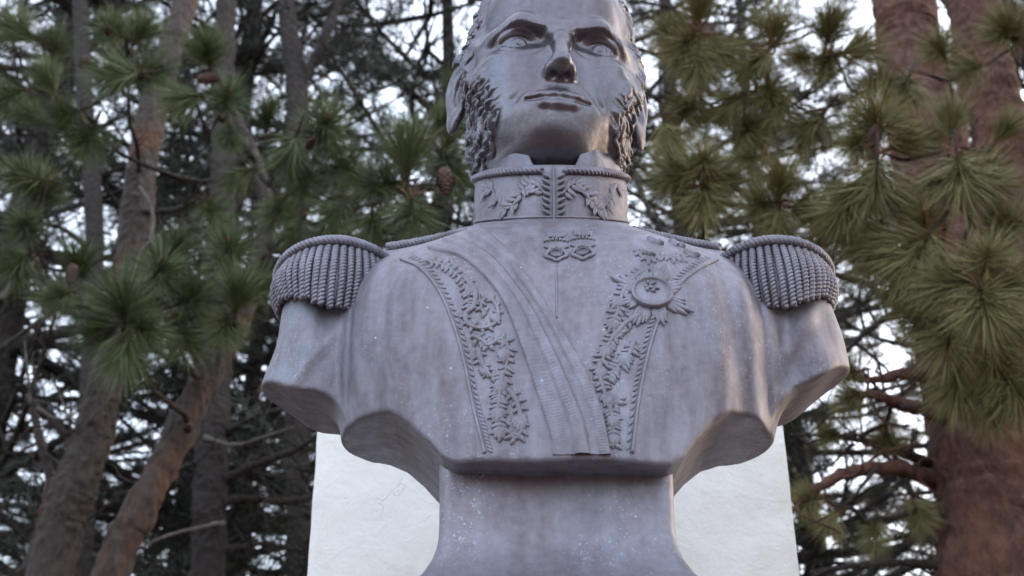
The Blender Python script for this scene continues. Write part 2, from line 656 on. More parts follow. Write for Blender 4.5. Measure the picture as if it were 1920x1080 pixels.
def hair_mask(p):
    ax, y, z = np.abs(p[:, 0]), p[:, 1], p[:, 2]
    side = np.interp(z, [-110, -92, -75, -50, -25, 0, 25, 50, 75, 100], [10, 50, 66, 66, 58, 49, 47, 49, 53, 62])
    back = np.interp(z, [-110, -40, -20, 20, 40], [-2, 8, 14, 14, -200])
    m = sstep(side + 3, side - 5, y) * sstep(back - 4, back + 4, y)
    m = np.maximum(m, sstep(40, 50, ax - 0.12 * np.maximum(0, -60 - z)) * sstep(-24, -38, z) * sstep(82, 70, y) * sstep(back - 4, back + 4, y))
    m = m * sstep(-108, -92, z) * sstep(30, 40, ax + np.maximum(0, z - 62) * 1.0)
    return m


def ear_sdf(p, s):
    # ear frame: u backward, v up, w outward
    c = np.array([s * 67.5, 8.0, -6.0])
    q = p - c
    ang = math.radians(33)
    out = s * q[:, 0]
    u = -q[:, 1]
    w = out * math.cos(ang) - u * math.sin(ang)
    uu = out * math.sin(ang) + u * math.cos(ang)
    v = q[:, 2]
    uu, v = uu * math.cos(0.2) - v * math.sin(0.2) * 0 + v * 0.18, v
    uc = uu - 9
    rx = np.interp(v, [-30, -14, 5, 20, 32], [8, 12, 17, 17, 12])
    k = np.sqrt((uc / rx) ** 2 + (v / 27.0) ** 2)
    rad = (k - 1) * np.minimum(rx, 20)
    helix = np.sqrt(rad ** 2 + (w - 5.0) ** 2) - np.interp(v, [-30, -18, 0, 25], [4.5, 3.0, 3.2, 4.6])
    disc = np.maximum(rad, np.abs(w - 1.0) - 1.8)
    k2 = np.sqrt(((uc - 0.5) / 10.5) ** 2 + ((v - 1) / 19.0) ** 2)
    anti = np.sqrt(((k2 - 1) * 11) ** 2 + (w - 4.0) ** 2) - 3.0
    anti = np.where(uc > -4, anti, anti + 3)
    lobe = ell(np.stack([uc, v, w], 1), (0, -23.5, 3.0), (7, 7, 3.6))
    d = su(su(helix, disc, 2.5), su(anti, lobe, 3), 2.5)
    return d


def head_sdf(p):
    x, y, z = p[:, 0], p[:, 1], p[:, 2]
    ax = np.abs(x)
    m = np.stack([ax, y, z], 1)
    d = ell(p, (0, -12, 32), (71, 92, 88))
    d = su(d, ell(p, (0, 22, 46), (64, 69, 70)), 14)
    d = su(d, ell(p, (0, 18, -30), (62, 73, 86)), 18)
    d = su(d, cap(m, (41, 16, -70), (15, 64, -93), 17, 15), 24)           # jaw
    d = su(d, ell(p, (0, 72, -90), (20, 19, 16.5)), 17)                       # chin
    d = su(d, ell(m, (43, 50, -28), (24, 22, 22)), 26)                      # cheek bone
    d = su(d, ell(m, (29, 52, -60), (20, 27, 28)), 22)                      # full cheek
    d = su(d, ell(m, (60, 28, 4), (14, 26, 22)), 16)                        # temple rim
    d = su(d, cap(p, (0, 0, -50), (0, 0, -190), 56, 59), 22)              # neck
    d = su(d, ell(p, (0, 26, -98), (38, 40, 14)), 20)                      # under the chin
    # brow ridge
    d = su(d, cap(m, (10, 82.5, 8), (32, 79.5, 14), 6.5, 6.5), 14)
    d = su(d, cap(m, (32, 81, 14), (53, 62, 7), 6.5, 6), 14)
    # socket
    d = smax(d, -ell(m, (33, 93, -3), (21, 16, 9)), 6)
    d = smax(d, -ell(m, (17, 92.5, -3), (6.5, 10.5, 7)), 7)
    d = su(d, ell(m, (33, 69.5, -20), (21, 11, 9)), 9)
    d = su(d, ell(m, (42, 68, 5.5), (14, 11, 7.5)), 7)
    # eyeball with engraved iris
    eb = np.sqrt((ax - EYE_X) ** 2 + (y - EYE_Y) ** 2 + (z - EYE_Z) ** 2) - 14.6
    sx = np.where(x > 0, 1, -1)
    ix = (x - sx * EYE_X) - 0.5
    iz = (z - EYE_Z) - 0.2
    rr = np.sqrt(ix ** 2 + iz ** 2)
    fr = (y > EYE_Y)
    eb = eb + fr * (0.9 * np.exp(-((rr - 6.6) / 1.0) ** 2) + 2.2 * np.exp(-(rr / 2.6) ** 2) + 0.5 * np.exp(-((rr - 3.6) / 0.8) ** 2))
    d = su(d, eb, 1.2)
    # lids: a shell round the ball with an almond opening
    lx = (ax - EYE_X) * 1.0
    zz = z - EYE_Z - 0.03 * lx
    up = np.sqrt(lx ** 2 + (zz + 13.0) ** 2) - 21.3
    lw = np.sqrt(lx ** 2 + (zz - 14.0) ** 2) - 21.0
    alm = np.maximum(up, lw)
    r2 = np.sqrt((ax - EYE_X) ** 2 + (y - EYE_Y) ** 2 + (z - EYE_Z) ** 2)
    lid = r2 - np.where(zz > 0, 16.8, 16.2)
    lid = smax(lid, -alm, 1.2)
    lid = smax(lid, -(y - EYE_Y - 1), 3)
    lid = smax(lid, np.abs(lx) - 19.5, 3)
    d = su(d, lid, 2.2)
    # fold over the upper lid and bag under the lower
    fold = np.abs(np.sqrt(lx ** 2 + (zz + 12.0) ** 2) - 25.2)
    d = d + np.where((zz > -1) & (y > 55), 1.0, 0) * np.exp(-(fold / 1.6) ** 2) * sstep(22, 16, np.abs(lx))
    bag = np.abs(np.sqrt(lx ** 2 + (zz - 17) ** 2) - 32.0)
    d = d + np.where((zz < -2) & (y > 50), 0.7, 0) * np.exp(-(bag / 1.7) ** 2) * sstep(23, 15, np.abs(lx + 1))
    # eyebrow tufts
    bz = np.interp(ax, [8, 20, 34, 48, 58], [6, 9.5, 13, 11.5, 4])
    d = d - 0.6 * np.exp(-((z - bz) / 3.2) ** 2) * sstep(8, 14, ax) * sstep(58, 46, ax) * (y > 45) * (1 + 0.25 * np.sin(ax * 1.5 + z * 0.8))
    # nose
    d = su(d, cap(p, (0, 85, 8), (0, 93.5, -8), 6.0, 6.0), 10)
    d = su(d, cap(p, (0, 93, -8), (0, 105.5, -37), 6.0, 7.4), 6)
    d = su(d, ell(p, (0, 104, -40), (7.8, 8.6, 6.6)), 5)
    d = su(d, ell(m, (8.6, 95.5, -43), (5.2, 9.6, 6.6)), 5)
    d = su(d, ell(p, (0, 99, -46), (6, 9, 4.5)), 4)
    d = smax(d, -ell(m, (5.6, 99.5, -50.5), (2.8, 4.8, 3.0)), 3)
    # mouth
    d = su(d, ell(p, (0, 72, -68), (32, 24, 24)), 14)
    d = smax(d, -cap(p, (0, 100.5, -54), (0, 101, -61), 1.4, 1.8), 4)
    cz = 0.0045 * ax ** 2 * 0.6
    mm = np.stack([ax, y, z - cz], 1)
    d = su(d, cap(mm, (3, 95.6, -66.4), (14, 92.8, -67.6), 4.4, 3.4), 3.5)
    d = su(d, cap(mm, (14, 92.6, -67.6), (22, 87, -69.5), 3.4, 2.0), 3.5)
    d = su(d, cap(mm, (0, 94.6, -74.6), (11, 92.8, -74.2), 4.5, 3.8), 3.5)
    d = su(d, cap(mm, (11, 92.8, -74.2), (20, 87, -71.5), 3.8, 1.8), 3.5)
    ml = np.minimum(cap(mm, (0, 101.5, -70.9), (12, 98.4, -71.2), 1.6, 1.6), cap(mm, (12, 98.4, -71.2), (25, 88.5, -70.2), 1.6, 1.5))
    d = smax(d, -ml, 2.6)
    d = smax(d, -cap(m, (17, 97, -44), (35, 84, -66), 1.0, 0.8), 8)        # laugh lines
    # ears
    e = np.minimum(ear_sdf(p, 1), ear_sdf(p, -1))
    d = su(d, e, 3.5)
    # hair bed
    hm = hair_mask(p)
    w1 = 3.2 * np.sin(z * 0.11 + y * 0.07 + 1.0) + 2.4 * np.sin(y * 0.19 - z * 0.13) + 1.5 * np.sin(x * 0.2 + z * 0.21)
    cc = (z * 0.80 - y * 0.60) + w1
    lump = np.sin(z * 0.31 + y * 0.12 + w1 * 0.3) * np.sin(y * 0.33 - z * 0.10 + x * 0.05)
    groove = np.abs(((cc / 5.2) % 1.0) - 0.5) * 2.0
    d = d - hm * (2.9 + 1.5 * lump + 2.0 * (groove - 0.5))
    return d


HB = ((-100, -112, -150), (100, 128, 128))
head, HW, HQ = nets_obj('head', head_sdf, HB[0], HB[1], 1.35, M_SKIN, bust, head_xf)

# hair locks laid over the sides and the top of the head
HL = head_inv(HW)
hm = hair_mask(HL)
cand = np.where((hm > 0.55) & ~((HL[:, 1] < 24) & (HL[:, 2] < 34)))[0]
RNG.shuffle(cand)
picked = []
for i in cand:
    q = HL[i]
    if all(((q - HL[j]) ** 2).sum() > 9 ** 2 for j in picked):
        picked.append(i)
    if len(picked) >= 540:
        break


def sdf_normal(fn, p, e=0.6):
    g = np.stack([fn(p + np.eye(3)[k] * e) - fn(p - np.eye(3)[k] * e) for k in range(3)], 1)
    return g / (np.linalg.norm(g, axis=1)[:, None] + 1e-9)


hair = MB()
pos = HL[picked].copy()
n_l = len(pos)
flow0 = np.stack([np.zeros(n_l), -0.75 + 0.35 * RNG.standard_normal(n_l), np.full(n_l, -0.75)], 1)
top = pos[:, 2] > 40
flow0[top, 1] = -1.2
flow0[(pos[:, 1] < 30) & (pos[:, 2] > 15), 2] = -0.15
flow0[(pos[:, 1] < 30) & (pos[:, 2] > 15), 1] = -1
cur = pos.copy()
phase = RNG.uniform(0, 6.28, n_l)
amp = RNG.uniform(0.35, 1.0, n_l)
pts = [cur.copy()]
SEG = 9
for k in range(SEG):
    nrm = sdf_normal(head_sdf, cur)
    dire = flow0 - (flow0 * nrm).sum(1)[:, None] * nrm
    dire /= np.linalg.norm(dire, axis=1)[:, None] + 1e-9
    side = np.cross(nrm, dire)
    a = amp * np.sin(phase + k * 0.75)
    step = dire * np.cos(a)[:, None] + side * np.sin(a)[:, None]
    cur = cur + step * 2.5
    d = head_sdf(cur)
    lift = -1.7 + 1.9 * math.sin(math.pi * k / SEG)
    cur = cur - (d - lift)[:, None] * sdf_normal(head_sdf, cur)
    pts.append(cur.copy())
pts = np.stack(pts, 1)
prof = np.array([0.45, 0.8, 1.0, 1.05, 1.05, 1.0, 0.9, 0.75, 0.5, 0.2])
for i in range(n_l):
    W = head_xf(pts[i])
    tube(hair, W, prof * HS * RNG.uniform(1.4, 2.5), 8, 0)
hair.build('hair', M_SKIN, bust)

# --- stand-up collar
mb = MB()
NAc, NZc = 96, 14
Vc = np.zeros((2 * NZc + 2, NAc, 3))


def collar_pt(a, t, off=0.0):
    r = 0.147 + 0.003 * math.sin(t * math.pi) - 0.001 * t + off
    x, y = r * math.sin(a), -r * 1.0 * math.cos(a)
    z = 2.945 + 0.108 * t + 0.56 * y
    return np.array([x + CX - 0.002, y + CY + 0.004 - 0.02 * t, z])


prof_c = [(t, 0.0) for t in np.linspace(-0.12, 1, NZc)] + [(1.02, -0.006), (1.0, -0.014)] + [(t, -0.016) for t in np.linspace(0.95, 0.3, 4)]
rows = [[collar_pt(2 * math.pi * k / NAc, t, o) for k in range(NAc)] for t, o in prof_c]
nr = len(rows)
mb.add(np.array(rows).reshape(-1, 3), np.array([(i * NAc + j, i * NAc + (j + 1) % NAc, (i + 1) * NAc + (j + 1) % NAc, (i + 1) * NAc + j) for i in range(nr - 1) for j in range(NAc)]))
CV, CF = mb.V[0], mb.F[0].reshape(-1, 4)
collar = mb.build('collar', M_COAT, bust)
C_BVH = BVHTree.FromPolygons([tuple(v) for v in CV], [tuple(q) for q in CF])
for sgn in (-1, 1):
    mb = MB()
    rope(mb, [collar_pt(sgn * a, 0.90, 0.004) for a in np.linspace(0.13, 2.6, 50)], 0.0062, 0.017, 2, 6)
    mb.build('collar_cord', M_CORD, collar)
mb = MB()
tube(mb, [collar_pt(a, -0.03, 0.004) for a in np.linspace(-1.3, 1.3, 60)], 0.0050, 6)
tube(mb, [collar_pt(a, 0.06, 0.002) for a in np.linspace(-1.7, 1.7, 60)], 0.0030, 6)
mb.build('collar_seam', M_CORD, collar)


def leaf(mb, p, d, n, L, W, H, curve=0.0):
    """a raised leaf with midrib lying on a surface, tip towards d"""
    p, d, n = (np.array(tuple(v), float) for v in (p, d, n))
    d = d - n * d.dot(n)
    d /= np.linalg.norm(d) + 1e-9
    s = np.cross(n, d)
    ts = np.array([0, 0.25, 0.5, 0.78, 1.0])
    ws = np.array([0.35, 0.85, 1.0, 0.7, 0.12]) * W
    V = []
    for t, w in zip(ts, ws):
        c = p + d * L * t + s * curve * L * t * t
        h = H * (0.5 + 0.9 * math.sin(math.pi * (0.15 + 0.75 * t)))
        for q, hh in ((-1, -0.3), (-0.55, 0.85), (0, 1.0 if t > 0 else 0.6), (0.55, 0.85), (1, -0.3)):
            V.append(c + s * w * q + n * h * hh)
    F = [(i * 5 + j, i * 5 + j + 1, i * 5 + j + 6, i * 5 + j + 5) for i in range(4) for j in range(4)]
    mb.add(V, np.array(F))


def px_leaf(mb, px, py, ang, L, W, H=0.0045, bvh=None, curve=0.0):
    """ang in the picture plane, degrees, 0 = right, 90 = up"""
    p, n = hit(px, py, bvh, 0.0005)
    if p is None:
        return
    a = math.radians(ang)
    q, _ = hit(px + 6 * math.cos(a), py - 6 * math.sin(a), bvh, 0.0005)
    if q is None:
        return
    leaf(mb, p, q - p, n, L, W, H, curve)


# collar embroidery: palmette sprays each side of the opening
for sgn in (-1, 1):
    mb = MB()
    path, nor = [], []
    for t in np.linspace(0, 1, 40):
        a = sgn * (0.10 + 0.95 * t)
        h = 0.45 + 0.22 * math.sin(t * 9.0)
        path.append(collar_pt(a, h, 0.002))
    tube(mb, path, 0.0020, 5)
    for i in range(1, 38, 2):
        p = np.array(path[i]); q = np.array(path[min(i + 1, 39)])
        nrm = np.array([p[0] - CX, p[1] - CY, 0.0]); nrm /= np.linalg.norm(nrm)
        dd = q - p
        dd /= np.linalg.norm(dd)
        upv = np.array([0, 0, 1.0])
        for s2 in (1, -1):
            if RNG.uniform() < 0.9:
                leaf(mb, p, dd * RNG.uniform(0.3, 1.0) + upv * s2 * RNG.uniform(0.7, 1.2), nrm, RNG.uniform(0.016, 0.028), 0.0054, 0.0012, RNG.uniform(-0.4, 0.4))
    for k in range(7):
        p = collar_pt(sgn * 0.05, 0.1 + 0.11 * k, 0.002)
        leaf(mb, p, np.array([sgn * 1.0, 0, 0.7]), np.array([0, -1, -0.2]), 0.017, 0.004, 0.0034)
    mb.build('collar_embroidery', M_CORD, collar)
mb = MB()
tube(mb, [collar_pt(0, t, 0.003) for t in np.linspace(-0.1, 0.98, 12)], 0.0032, 5)
mb.build('collar_opening', M_CORD, collar)

# shirt collar wings standing above it
mb = MB()
rows = []
A_ = np.linspace(-2.3, 2.3, 93)
for t in np.linspace(0, 1, 8):
    row = []
    for a in A_:
        aa = abs(a)
        hgt = np.interp(aa, [0, 0.20, 0.30, 0.38, 0.45, 0.52, 0.62, 0.9, 1.6, 2.3], [0.0, 0.005, 0.03, 0.072, 0.108, 0.120, 0.118, 0.102, 0.085, 0.06])
        if a > 0:
            hgt *= 0.9
        r = 0.141 - 0.004 * t + 0.010 * math.exp(-((aa - 0.5) / 0.2) ** 2) * t
        x, y = r * math.sin(a), -r * math.cos(a)
        row.append((x + CX, y + CY - 0.015, 3.035 + 0.56 * y - 0.03 + (0.03 + hgt) * t))
    rows.append(row)
rows = np.array(rows)
inner = rows[::-1] - np.stack([(rows[..., 0] - CX) * 0.05, (rows[..., 1] - CY) * 0.05, rows[..., 2] * 0], -1)[::-1]
sh = np.concatenate([rows, inner])
na = len(A_)
mb.add(sh.reshape(-1, 3), np.array([(i * na + j, i * na + j + 1, (i + 1) * na + j + 1, (i + 1) * na + j) for i in range(len(sh) - 1) for j in range(na - 1)]))
mb.build('shirt_collar', M_SKIN, bust)

# --- epaulettes
for s in (-1, 1):
    ep_c = np.array([CX + s * 0.404, CY - 0.005, 0.0])

    def rim_pt(a, k=1.0):
        x = 0.106 * math.cos(a) * k
        y = 0.128 * math.sin(a) * k
        return ep_c + np.array([s * x, y, 2.808 - 0.05 * x + 0.010 * math.sin(-a)])

    def low_pt(a):
        x, y = (0.102 if math.cos(a) > 0 else 0.112) * math.cos(a), 0.150 * math.sin(a)
        return ep_c + np.array([s * x, y, 2.682 + 0.058 * max(0, math.cos(a)) + 0.02 * max(0, math.sin(a))])

    def fr_pt(a, t, shrink=0.0):
        p0, p1 = rim_pt(a), low_pt(a)
        r = t ** 0.85
        q = p0 + (p1 - p0) * np.array([r, r, t])
        out = np.array([s * math.cos(a), math.sin(a), 0])
        return q + out * (0.012 * math.sin(math.pi * t) - shrink)
    mb = MB()
    aa = np.linspace(0, 2 * math.pi, 64, endpoint=False)
    grid = []
    for k in (0.02, 0.35, 0.65, 0.88):
        grid.append([rim_pt(a, k) + np.array([0, 0, 0.030 * (1 - k * k)]) for a in aa])
    for t in np.linspace(0, 0.97, 8):
        grid.append([fr_pt(a, t, 0.004) for a in aa])
    for t in np.linspace(0.95, 0.1, 6):
        grid.append([fr_pt(a, t, 0.016) for a in aa])
    g = np.array(grid)
    mb.add(g.reshape(-1, 3), np.array([(i * 64 + j, i * 64 + (j + 1) % 64, (i + 1) * 64 + (j + 1) % 64, (i + 1) * 64 + j) for i in range(len(g) - 1) for j in range(64)]))
    ep = mb.build('epaulette', M_CORD, bust)
    ncord = 37
    for a in np.linspace(-math.pi * 1.0, math.pi * 0.40, ncord):
        mb = MB()
        j = RNG.uniform(-0.02, 0.02)
        rope(mb, [fr_pt(a + j * t, t * RNG.uniform(0.99, 1.01)) for t in np.linspace(0.0, 1.02 + RNG.uniform(-0.02, 0.03), 14)], 0.0068 * RNG.uniform(0.94, 1.06), 0.0150, 2, 5, 0, 7)
        mb.build('fringe_cord', M_CORD, ep)
    mb = MB()
    rope(mb, [rim_pt(a, 1.06) + np.array([0, 0, 0.004]) for a in np.linspace(-math.pi, math.pi, 90)], 0.0092, 0.024, 3, 6)
    mb.build('border_cord', M_CORD, ep)
    mb = MB()
    rope(mb, [rim_pt(a, 0.90) + np.array([0, 0, 0.018]) for a in np.linspace(-math.pi, math.pi, 90)], 0.0090, 0.024, 3, 6)
    mb.build('border_cord', M_CORD, ep)
    # board from the collar to the fringe, edged with cord
    for yy in (-0.045, 0.055):
        ln = []
        for k in np.linspace(0.150, 0.312, 24):
            loc, nr_, _, _ = T_BVH.ray_cast(Vector((CX + s * k, CY + yy * (0.55 + 1.4 * (k - 0.15)), 3.3)), Vector((0, 0, -1)))
            ln.append(tuple(loc + nr_ * 0.006))
        mb = MB()
        rope(mb, ln, 0.0085, 0.022, 3, 6)
        mb.build('shoulder_cord', M_CORD, ep)

# --- sash across the chest
EDGE_R = [(903, 431), (960, 482), (1000, 540), (1050, 612), (1096, 690), (1130, 772), (1146, 853)]
EDGE_L = [(800, 466), (862, 482), (908, 520), (945, 572), (983, 670), (1010, 752), (1030, 815), (1034, 853)]
NL, NW = 460, 36
er = smooth_path([(a, b, 0) for a, b in EDGE_R], NL)
el = smooth_path([(a, b, 0) for a, b in EDGE_L], NL)
mb = MB()
SV = []
for i in range(NL):
    t = i / (NL - 1)
    for j in range(NW):
        w = j / (NW - 1)
        q = el[i] * (1 - w) + er[i] * w
        p, n = hit(q[0], min(q[1], 854))
        h = 0.007
        # pleats running down the band
        for c0, c1, sgn in ((0.30, 0.40, 1), (0.55, 0.62, -1), (0.72, 0.80, 1)):
            c = c0 + (c1 - c0) * t
            h += 0.0062 * (math.tanh((w - c) * 40) * sgn * 0.5)
        h += 0.002 * math.sin(w * 9 + t * 3)
        rib = sstep(0.28, 0.45, np.array(t)) * 0.0003
        h += float(rib) * math.sin(i * 1.15 + math.sin(w * 17) * 1.5) * (0.6 + 0.4 * math.sin(w * 31))
        if j in (0, NW - 1):
            h = -0.003
        SV.append(tuple(p + n * h) if p is not None else SV[-1])
mb.add(SV, np.array([(i * NW + j, i * NW + j + 1, (i + 1) * NW + j + 1, (i + 1) * NW + j) for i in range(NL - 1) for j in range(NW - 1)]))
sash = mb.build('sash', M_CORD, bust)

# --- lapel borders and embroidery
LB = [(752, 486), (790, 504), (825, 548), (853, 615), (872, 685), (886, 755), (898, 805), (909, 850)]
RB = [(1345, 487), (1310, 504), (1275, 532), (1245, 577), (1226, 625), (1209, 690), (1197, 755), (1185, 850)]
for nm, pts_, sg in (('lapel_border', LB, 1), ('lapel_border', RB, -1)):
    mb = MB()
    L, N = hit_path(pts_, 90, off=0.0005)
    tube(mb, L, 0.0032, 6)
    q = smooth_path([(a, b, 0) for a, b in pts_], 46)
    for i in range(2, 45):
        tx, ty = q[i] - q[i - 1] if False else (q[i][0] - q[i - 1][0], q[i][1] - q[i - 1][1])
        ln = math.hypot(tx, ty)
        nx, ny = -ty / ln * -sg, tx / ln * -sg
        ang = math.degrees(math.atan2(-(ty * 0.8 + ny * 5), tx * 0.8 + nx * 5))
        px_leaf(mb, q[i][0] + nx * 7, q[i][1] + ny * 7, ang + 0, 0.011, 0.0036, 0.0013)
    mb.build(nm, M_CORD, bust)


def vine(mb, pts_, rad=0.0038, n=40, leaves=10, L=0.022, W=0.0055, side=0):
    l, nn = hit_path(pts_, n, off=0.002)
    if len(l) < 3:
        return
    leaves = int(leaves * 1.9)
    tube(mb, l - nn * 0.002, np.linspace(rad, rad * 0.55, len(l)), 6)
    q = smooth_path([(a, b, 0) for a, b in pts_], n)
    for k in range(leaves):
        i = int(1 + (n - 3) * (k + 0.5) / leaves)
        ang = math.degrees(math.atan2(-(q[i + 1][1] - q[i][1]), q[i + 1][0] - q[i][0]))
        for s2 in (1, -1):
            if side and s2 != side and k % 2:
                continue
            px_leaf(mb, q[i][0], q[i][1], ang + s2 * RNG.uniform(20, 42), L * 0.66 * RNG.uniform(0.8, 1.2), W * 1.15, 0.0024, curve=s2 * 0.45)


def acanthus(mb, px, py, ang, size, n=5, spread=64):
    """a fan of lobes with a fat midrib"""
    for k in range(n):
        a = ang + spread * ((k / (n - 1)) - 0.5)
        l = 0.62 * size * (1 - 0.35 * abs(k / (n - 1) - 0.5) * 2)
        px_leaf(mb, px, py, a, l, size * 0.19, 0.0032, curve=0.25 * ((k / (n - 1)) - 0.5))


mb = MB()
vine(mb, [(800, 490), (835, 500), (862, 520), (876, 548), (882, 580)], leaves=7, L=0.020)
vine(mb, [(870, 520), (890, 545), (888, 575), (872, 590), (880, 610), (905, 616), (928, 606), (934, 583), (922, 562), (905, 563), (902, 580), (913, 588)], 0.006, 60, 9, 0.016, 0.005, -1)
vine(mb, [(885, 630), (905, 640), (915, 648), (940, 636), (952, 652), (950, 680), (944, 705)], 0.0062, 46, 7, 0.022, 0.0058)
vine(mb, [(896, 655), (900, 672), (908, 690), (920, 706), (932, 702), (930, 690)], 0.0065, 30, 4, 0.018, 0.005, -1)
vine(mb, [(942, 700), (940, 722), (936, 745), (934, 775), (938, 812)], 0.006, 40, 8, 0.024, 0.006)
vine(mb, [(952, 730), (968, 752), (976, 780), (978, 805), (968, 822), (958, 812), (960, 792)], 0.006, 40, 6, 0.020, 0.0055)
for a in [(885, 535, 250, 0.040), (925, 590, 300, 0.034), (945, 655, 270, 0.042), (940, 715, 265, 0.044), (936, 765, 262, 0.046), (938, 800, 268, 0.042), (975, 780, 265, 0.050), (905, 690, 300, 0.032)]:
    acanthus(mb, *a)
mb.build('lapel_embroidery', M_CORD, bust)
mb = MB()
vine(mb, [(1190, 470), (1215, 488), (1240, 482), (1270, 486), (1300, 476)], leaves=6, L=0.018)
vine(mb, [(1215, 505), (1190, 520), (1170, 545), (1160, 580), (1150, 610), (1165, 630)], 0.006, 44, 8, 0.024, 0.006)
vine(mb, [(1200, 590), (1175, 606), (1160, 622), (1145, 640), (1136, 660), (1128, 685)], 0.0065, 36, 6, 0.024, 0.006)
vine(mb, [(1188, 640), (1182, 660), (1168, 680), (1150, 695), (1142, 712)], 0.006, 36, 5, 0.024, 0.006)
vine(mb, [(1125, 680), (1124, 700), (1130, 725), (1140, 750), (1155, 758), (1160, 745)], 0.006, 36, 6, 0.022, 0.006)
vine(mb, [(1142, 760), (1148, 785), (1150, 812), (1152, 838)], 0.0055, 30, 5, 0.022, 0.0055)
for a in [(1165, 560, 230, 0.046), (1155, 600, 240, 0.044), (1140, 650, 250, 0.044), (1165, 665, 300, 0.046), (1128, 690, 262, 0.040), (1140, 740, 270, 0.040), (1150, 780, 262, 0.040), (1150, 815, 268, 0.038)]:
    acanthus(mb, *a)
mb.build('lapel_embroidery', M_CORD, bust)

# sprigs on the right shoulder
for (a, b, g) in ((1214, 447, -25), (1198, 470, -20), (1255, 452, -30), (1282, 470, -25)):
    mb = MB()
    px_leaf(mb, a, b, g, 0.026, 0.0065, 0.005)
    px_leaf(mb, a + 16, b + 8, g + 10, 0.014, 0.005, 0.006)
    if mb.n:
        mb.build('shoulder_sprig', M_CORD, bust)

# --- star order with oval centre
st = MB()
cs, ns = hit(1222, 552, off=0.004)
for k in range(8):
    a = 20 + 45 * k
    big = 1.0 if k % 2 else 0.72
    for da, l in ((-13, 0.056 * big), (-6, 0.072 * big), (1, 0.082 * big), (8, 0.070 * big), (14, 0.054 * big)):
        aa_ = math.radians(a + da)
        px_leaf(st, 1222 + 26 * math.cos(aa_), 552 - 23 * math.sin(aa_), a + da, l * 0.60 * RNG.uniform(0.8, 1.15), 0.0066, 0.0028)
star = st.build('star_medal', M_CORD, bust)


def disc_on(mb, c, n, rx, rz, h, dome=0.0, ring=False):
    c, n = np.array(tuple(c)), np.array(tuple(n))
    ux = np.cross([0, 0, 1.0], n); ux = -ux / np.linalg.norm(ux)
    uz = np.cross(n, ux); uz = uz * np.sign(uz[2])
    K = 40
    V = []
    prof_ = [(1.0, -0.012), (1.0, h), (0.93, h + 0.003), (0.86, h), (0.80, h - 0.003), (0.45, h - 0.003 + dome * 0.7), (0.02, h - 0.003 + dome)]
    for r, hh in prof_:
        for k in range(K):
            a = 2 * math.pi * k / K
            V.append(c + ux * rx * r * math.cos(a) + uz * rz * r * math.sin(a) + n * hh)
    mb.add(V, np.array([(i * K + j, i * K + (j + 1) % K, (i + 1) * K + (j + 1) % K, (i + 1) * K + j) for i in range(len(prof_) - 1) for j in range(K)]))


mb = MB()
disc_on(mb, cs, ns, 0.034, 0.031, 0.005, 0.002)
mb.build('medal_disc', M_CORD, star)
mb = MB()
for k in range(9):
    px_leaf(mb, 1222 + random.uniform(-9, 9), 548 + random.uniform(-9, 8), random.uniform(0, 360), 0.012, 0.004, 0.009)
mb.build('medal_relief', M_CORD, star)

# --- two small badges under the collar
for bx, by in ((1043, 455), (1093, 452)):
    mb = MB()
    for k in range(9):
        f = k / 8 - 0.5
        px_leaf(mb, bx + f * 26, by - 7 - 4 * abs(f), 90 - f * 50, 0.022, 0.0032, 0.0030)
    for k in range(7):
        f = k / 6 - 0.5
        px_leaf(mb, bx + f * 40, by - 4 - 3 * math.cos(f * 3), 270 + f * 60, 0.008, 0.0035, 0.0032)
    l, nn = hit_path([(bx - 22, by + 8), (bx - 10, by + 12), (bx, by + 10), (bx + 10, by + 12), (bx + 22, by + 8)], 16, off=0.001)
    tube(mb, l, 0.0035, 6)
    l, nn = hit_path([(bx - 12, by + 14), (bx - 20, by + 26), (bx - 6, by + 32), (bx, by + 35), (bx + 8, by + 31), (bx + 20, by + 25), (bx + 12, by + 14)], 26, off=0.001)
    tube(mb, l, 0.0040, 6)
    c, n = hit(bx, by + 22)
    disc_on(mb, c, n, 0.011, 0.011, 0.003, 0.002)
    mb.build('crown_badge', M_CORD, bust)

# front seam of the coat
mb = MB()
l, nn = hit_path([(1042, 432), (1042, 470), (1043, 520), (1044, 570), (1044, 596)], 24, off=-0.0008)
tube(mb, l, 0.0026, 5)
mb.build('coat_seam', M_COAT, bust)

# --- socle
zs = [2.105, 2.115, 2.135, 2.150, 2.165, 2.180, 2.200, 2.225, 2.245, 2.262, 2.285, 2.33, 2.38, 2.46]
hw = [0.270, 0.275, 0.275, 0.262, 0.238, 0.220, 0.2045, 0.192, 0.186, 0.1835, 0.183, 0.184, 0.186, 0.186]
mb = MB()
rows = []
for z, w in zip(zs, hw):
    row = []
    dy = w * 0.99
    rc = 0.022
    for (qx, qy, a0) in ((1, -1, -90), (1, 1, 0), (-1, 1, 90), (-1, -1, 180)):
        for k in range(6):
            a = math.radians(a0 + 90 * k / 5)
            row.append((CX - 0.008 + qx * (w - rc) + rc * math.cos(a), CY + qy * (dy - rc) + rc * math.sin(a) - 0.005, z))
    # finer front face
    rows.append(row)
rows = np.array(rows)
n_ = rows.shape[1]
F_ = [(i * n_ + j, i * n_ + (j + 1) % n_, (i + 1) * n_ + (j + 1) % n_, (i + 1) * n_ + j) for i in range(len(zs) - 1) for j in range(n_)]
F_ += [tuple(range(n_ - 1, -1, -1)), tuple(range((len(zs) - 1) * n_, len(zs) * n_))]
mb.add(rows.reshape(-1, 3), F_)
socle = mb.build('socle', M_BASE, bust)
md = socle.modifiers.new('bevel', 'BEVEL')
md.width = 0.004
md.segments = 2
md.limit_method = 'ANGLE'

# ------------------------------------------------------------------ white pillar and pedestal
pillar = thing('white_pillar', 'rough white plastered pillar standing right behind the bronze bust', 'pillar', (CX, 2.95, 0))


